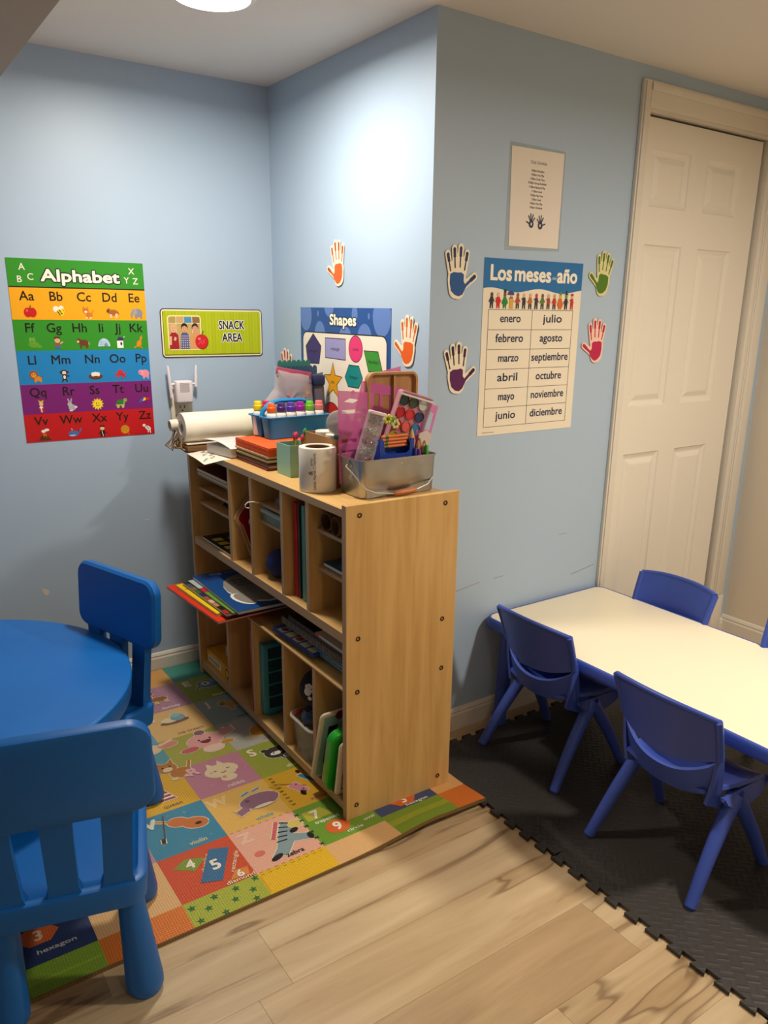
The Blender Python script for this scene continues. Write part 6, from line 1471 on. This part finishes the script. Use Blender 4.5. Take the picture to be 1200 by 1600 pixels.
# clear bin with lid, pencil case and dark toy
t = on_shelf('storage_bin', 'clear plastic bin with rounded lid rim in the fourth lower compartment', 'bin', .150, .2885, ZB)
def RB(q, z, r=.030): return [(x, y, z) for x, y in rrect(-.142+q, .140-q, -.079+q, .079-q, r, 6)]
mcl = mat('#b9b6ae', .12, alpha=.38, key='bin')
MB().loft([RB(.014, 0), RB(.011, .003), RB(.003, .112), RB(-.003, .114), RB(-.003, .120), RB(.004, .121), RB(.006, .112), RB(.015, .004)], mcl).build('bin_wall', None, t)
MB().tube([(x, y, .118) for x, y, z_ in RB(-.002, 0)], .0042, mat('#c9c4ba', .2, alpha=.8, key='rim'), 8, closed=True, caps=(0, 0)).build('rim', None, t)
for k, (x, y, c, w, h) in enumerate((( -.095, .045, '#c9a63a', .030, .075), (-.090, -.030, '#54505e', .036, .090), (-.02, .02, '#8a8a86', .04, .07), (.05, -.02, '#6a5a4a', .05, .08), (.06, .045, '#9a9a4a', .03, .06))):
    q = on_shelf('toy_block', '%s block inside the clear bin' % ('mustard', 'grey violet', 'grey', 'brown', 'olive')[k], 'toy', .150+x, .288+y, ZB+.0045, 0, 'toys inside the clear bin')
    MB().box(-w*.8, w*.8, -w*.62 if w < .05 else -.03, w*.62 if w < .05 else .03, 0, h, mat(c, .5), bev=.008).build('block_body', None, q)
t = on_shelf('pencil_case', 'dark blue zipped pencil case lying on the clear bin', 'pencil case', .100, .285, ZB+.122, 14)
pillow(MB(), subdiv([(-.095, 0), (.09, 0), (.10, .020), (.085, .040), (-.085, .042), (-.100, .022)], 4), .050, mat('#233a52', .4)).build('case_body', None, t)
MB().tube([(-.080, -.010, .044), (0, -.016, .046), (.075, -.010, .042)], .0022, mat('#4f7a96', .4), 6).build('zipper', None, t)
t = on_shelf('marker_pen', 'orange red marker lying at the back of the bin rim', 'marker', .06, .345, ZB+.127, 10)
MB().tube([(-.05, 0, 0), (.03, 0, .002), (.05, 0, .002)], [.0065, .0065, .004], mat('#a8402a', .4), 12).build('barrel', None, t)
t = on_shelf('toy_ball', 'black ball with white paw marks resting on the pencil case', 'ball', .072, .282, ZB+.222)
bm = bmesh.new(); bmesh.ops.create_uvsphere(bm, u_segments=32, v_segments=20, radius=.060); MB().bm(bm, mat('#0b0b10', .8)).build('ball_body', None, t)
b = MB()
for th_, ph, r_ in ((205, 12, .013), (196, 26, .006), (205, 30, .006), (214, 27, .006), (222, 16, .006), (212, -8, .007), (225, -4, .005)):
    a, e_ = math.radians(th_), math.radians(ph); n_ = Vector((math.cos(a)*math.cos(e_), math.sin(a)*math.cos(e_), math.sin(e_)))
    b.lathe([(r_, .0), (r_*.6, .0007), (.0001, .001)], mat('#d9d4cc', .6), 12, M=Matrix.Translation(n_*.0595) @ n_.to_track_quat('Z', 'Y').to_matrix().to_4x4())
b.build('paw_mark', None, t)
t.location.z += .0
# right compartment: boards and box
t = on_shelf('picture_box', 'picture box with a brown printed lid behind the boards in the lower right compartment', 'box', .270, .098, ZB)
MB().box(-.085, .065, -.070, .070, 0, .245, mat('#2a2a2c', .4), bev=.001, seg=1).build('box_body', None, t, smooth=False)
d = Draw((-.085, -.070, .2452), (1, 0, 0), (0, 1, 0)); d.rect(.004, .146, .004, .136, '#8a5a34'); d.rect(.02, .12, .01, .04, '#3f6a3a')
for k in range(4): d.ell(.03+.03*k, .085, .014, .020, '#c98a4a'); d.ell(.05+.03*k, .085, .005, .006, '#3a2014')
d.mb.build('lid_print', None, t, smooth=False, fix=False)
d = Draw((-.0852, .070, 0), (0, -1, 0), (0, 0, 1))
for k in range(9): d.rect(.006+.014*k, .013+.014*k, .03, .235, '#8a867c')
d.mb.build('side_print', None, t, smooth=False, fix=False)
def lean_board(name, label, cat, b0, a0, a1, h, th, lean, frame, face, part, r=.016, z0=ZB, face_deco=None, group=None):
    t = on_shelf(name, label, cat, a0, b0, z0, 0, group)
    M = RX(lean) @ Matrix(((1, 0, 0, 0), (0, 0, 1, 0), (0, 1, 0, 0), (0, 0, 0, 1)))       # (x,y)->(a,z), thickness along b
    P = rrect(0, a1-a0, 0, h, r, 6)
    MB().prism(P, -th/2, th/2, frame, M, bev=min(.003, th*.3)).build(part, None, t)
    for sg in (-1, 1):
        zz = th/2 if sg > 0 else -th/2-.0006
        MB().prism(inset(P, .012), zz, zz+.0006, face, M).build('face', None, t, smooth=False)
    if face_deco: face_deco(t, M, th)
    return t
def deco_teal(t, M, th):
    M2 = M @ Matrix(((1, 0, 0, 0), (0, 1, 0, 0), (0, 0, -1, -th/2-.0008), (0, 0, 0, 1)))
    MB().prism([(.045, .235), (.052, .250), (.070, .252), (.080, .238), (.072, .222), (.058, .218)], 0, .0004, mat('#6a1d3a', .4), M2).build('printed_flower', None, t, smooth=False)
    MB().prism([(.030, .06), (.060, .04), (.060, .20), (.030, .20)], 0, .0004, mat('#2a1420', .4), M2).build('printed_band', None, t, smooth=False)
    MB().prism([(.085, .05), (.17, .05), (.17, .2), (.085, .23)], 0, .0004, mat('#3a1a26', .4), M2).build('printed_panel', None, t, smooth=False)
lean_board('magnet_board', 'pale teal magnet board with wine red prints leaning in the lower right compartment', 'board', .172, -.022, .175, .250, .009, 16, mat('#d9cdb4', .4), mat('#8fb0ae', .3), 'frame', face_deco=deco_teal)
def deco_green(t, M, th):
    M2 = M @ Matrix(((1, 0, 0, 0), (0, 1, 0, 0), (0, 0, -1, -th/2-.001), (0, 0, 0, 1)))
    MB().prism(rrect(.03, .16, .03, .17, .012), 0, .002, mat('#1c7a1e', .25), M2).build('moulded_recess', None, t)
lean_board('carry_case', 'glossy bright green plastic case leaning between the two boards', 'case', .100, -.020, .17, .205, .030, 13, mat('#24a02a', .2), mat('#1f9426', .2), 'case_shell', r=.030, z0=ZB+.0036, face_deco=deco_green)
def deco_wb(t, M, th):
    M2 = M @ Matrix(((1, 0, 0, 0), (0, 1, 0, 0), (0, 0, -1, -th/2-.0008), (0, 0, 0, 1)))
    for (x0, x1, z0, z1) in ((.018, .0205, .02, .165), (.018, .15, .02, .0225), (.018, .15, .07, .0715), (.07, .0715, .02, .165)): MB().prism(rct(x0, x1, z0, z1), 0, .0004, mat('#26221f', .5), M2).build('ruled_line', None, t, smooth=False)
lean_board('dry_erase_board', 'small white dry-erase board with rounded corners, foremost in the lower right compartment', 'board', .060, -.006, .16, .185, .007, 10, mat('#ddd2bd', .35), mat('#e3dccb', .25), 'frame', face_deco=deco_wb, r=.018)
t = on_shelf('toy_bead', 'small black bead on the play mat in front of the shelf', 'bead', -.045, .188, MZ+.0068)
MB().tube([(0, 0, 0), (.010, -.012, .0005)], [.0045, .0055], mat('#171518', .4), 12).build('cap_body', None, t)

# ---------------------------------------------------------------- pieces that belong to a part hang one level deeper
def nest(root_name, pairs):
    for r in list(bpy.data.objects):
        if r.parent is None and r.name.split('.')[0] == root_name:
            kids = {c.name.split('.')[0]: c for c in reversed(r.children)}
            for c in list(r.children):
                tgt = kids.get(pairs.get(c.name.split('.')[0]))
                if tgt is not None and tgt is not c: c.parent = tgt
bpy.context.view_layer.update()
nest('organiser_case', {'window_cell': 'case_shell', 'foot': 'case_shell', 'handle': 'case_shell'})
nest('magnet_board', {'printed_flower': 'face', 'printed_band': 'face', 'printed_panel': 'face'})
nest('dry_erase_board', {'ruled_line': 'face'})
nest('carry_case', {'moulded_recess': 'case_shell'})
nest('wifi_repeater', {'vent_slot': 'body'})
nest('metal_bucket', {'ear': 'bucket_wall', 'rivet': 'bucket_wall', 'wooden_grip': 'wire_handle'})
nest('zip_bag', {'zip_strip': 'bag_body', 'zip_seam': 'bag_body'})
nest('watercolour_set', {'paint_pan': 'case', 'case_label': 'case'})
nest('dot_marker', {'print': 'bottle'})
nest('crayon', {'paper_band': 'wax_body'})
nest('pencil', {'eraser': 'shaft'})
nest('book', {'cover_print': 'cover', 'spine_title': 'spine'})
nest('puzzle_box', {'side_print': 'box_body', 'end_print': 'box_body'})
nest('toy_ball', {'paw_mark': 'ball_body'})
nest('arrow_board', {'pale_line': 'board_body', 'red_face': 'board_body'})
nest('label_roll', {'handwriting': 'roll'})
nest('shapes_poster', {'title': 'poster_background', 'printed_shape': 'poster_background'})
nest('alphabet_poster', {'letter_pair': 'colour_bands', 'letter_picture': 'colour_bands', 'title': 'colour_bands'})
nest('snack_sign', {'lettering': 'sign_face', 'photo_picture': 'sign_face'})
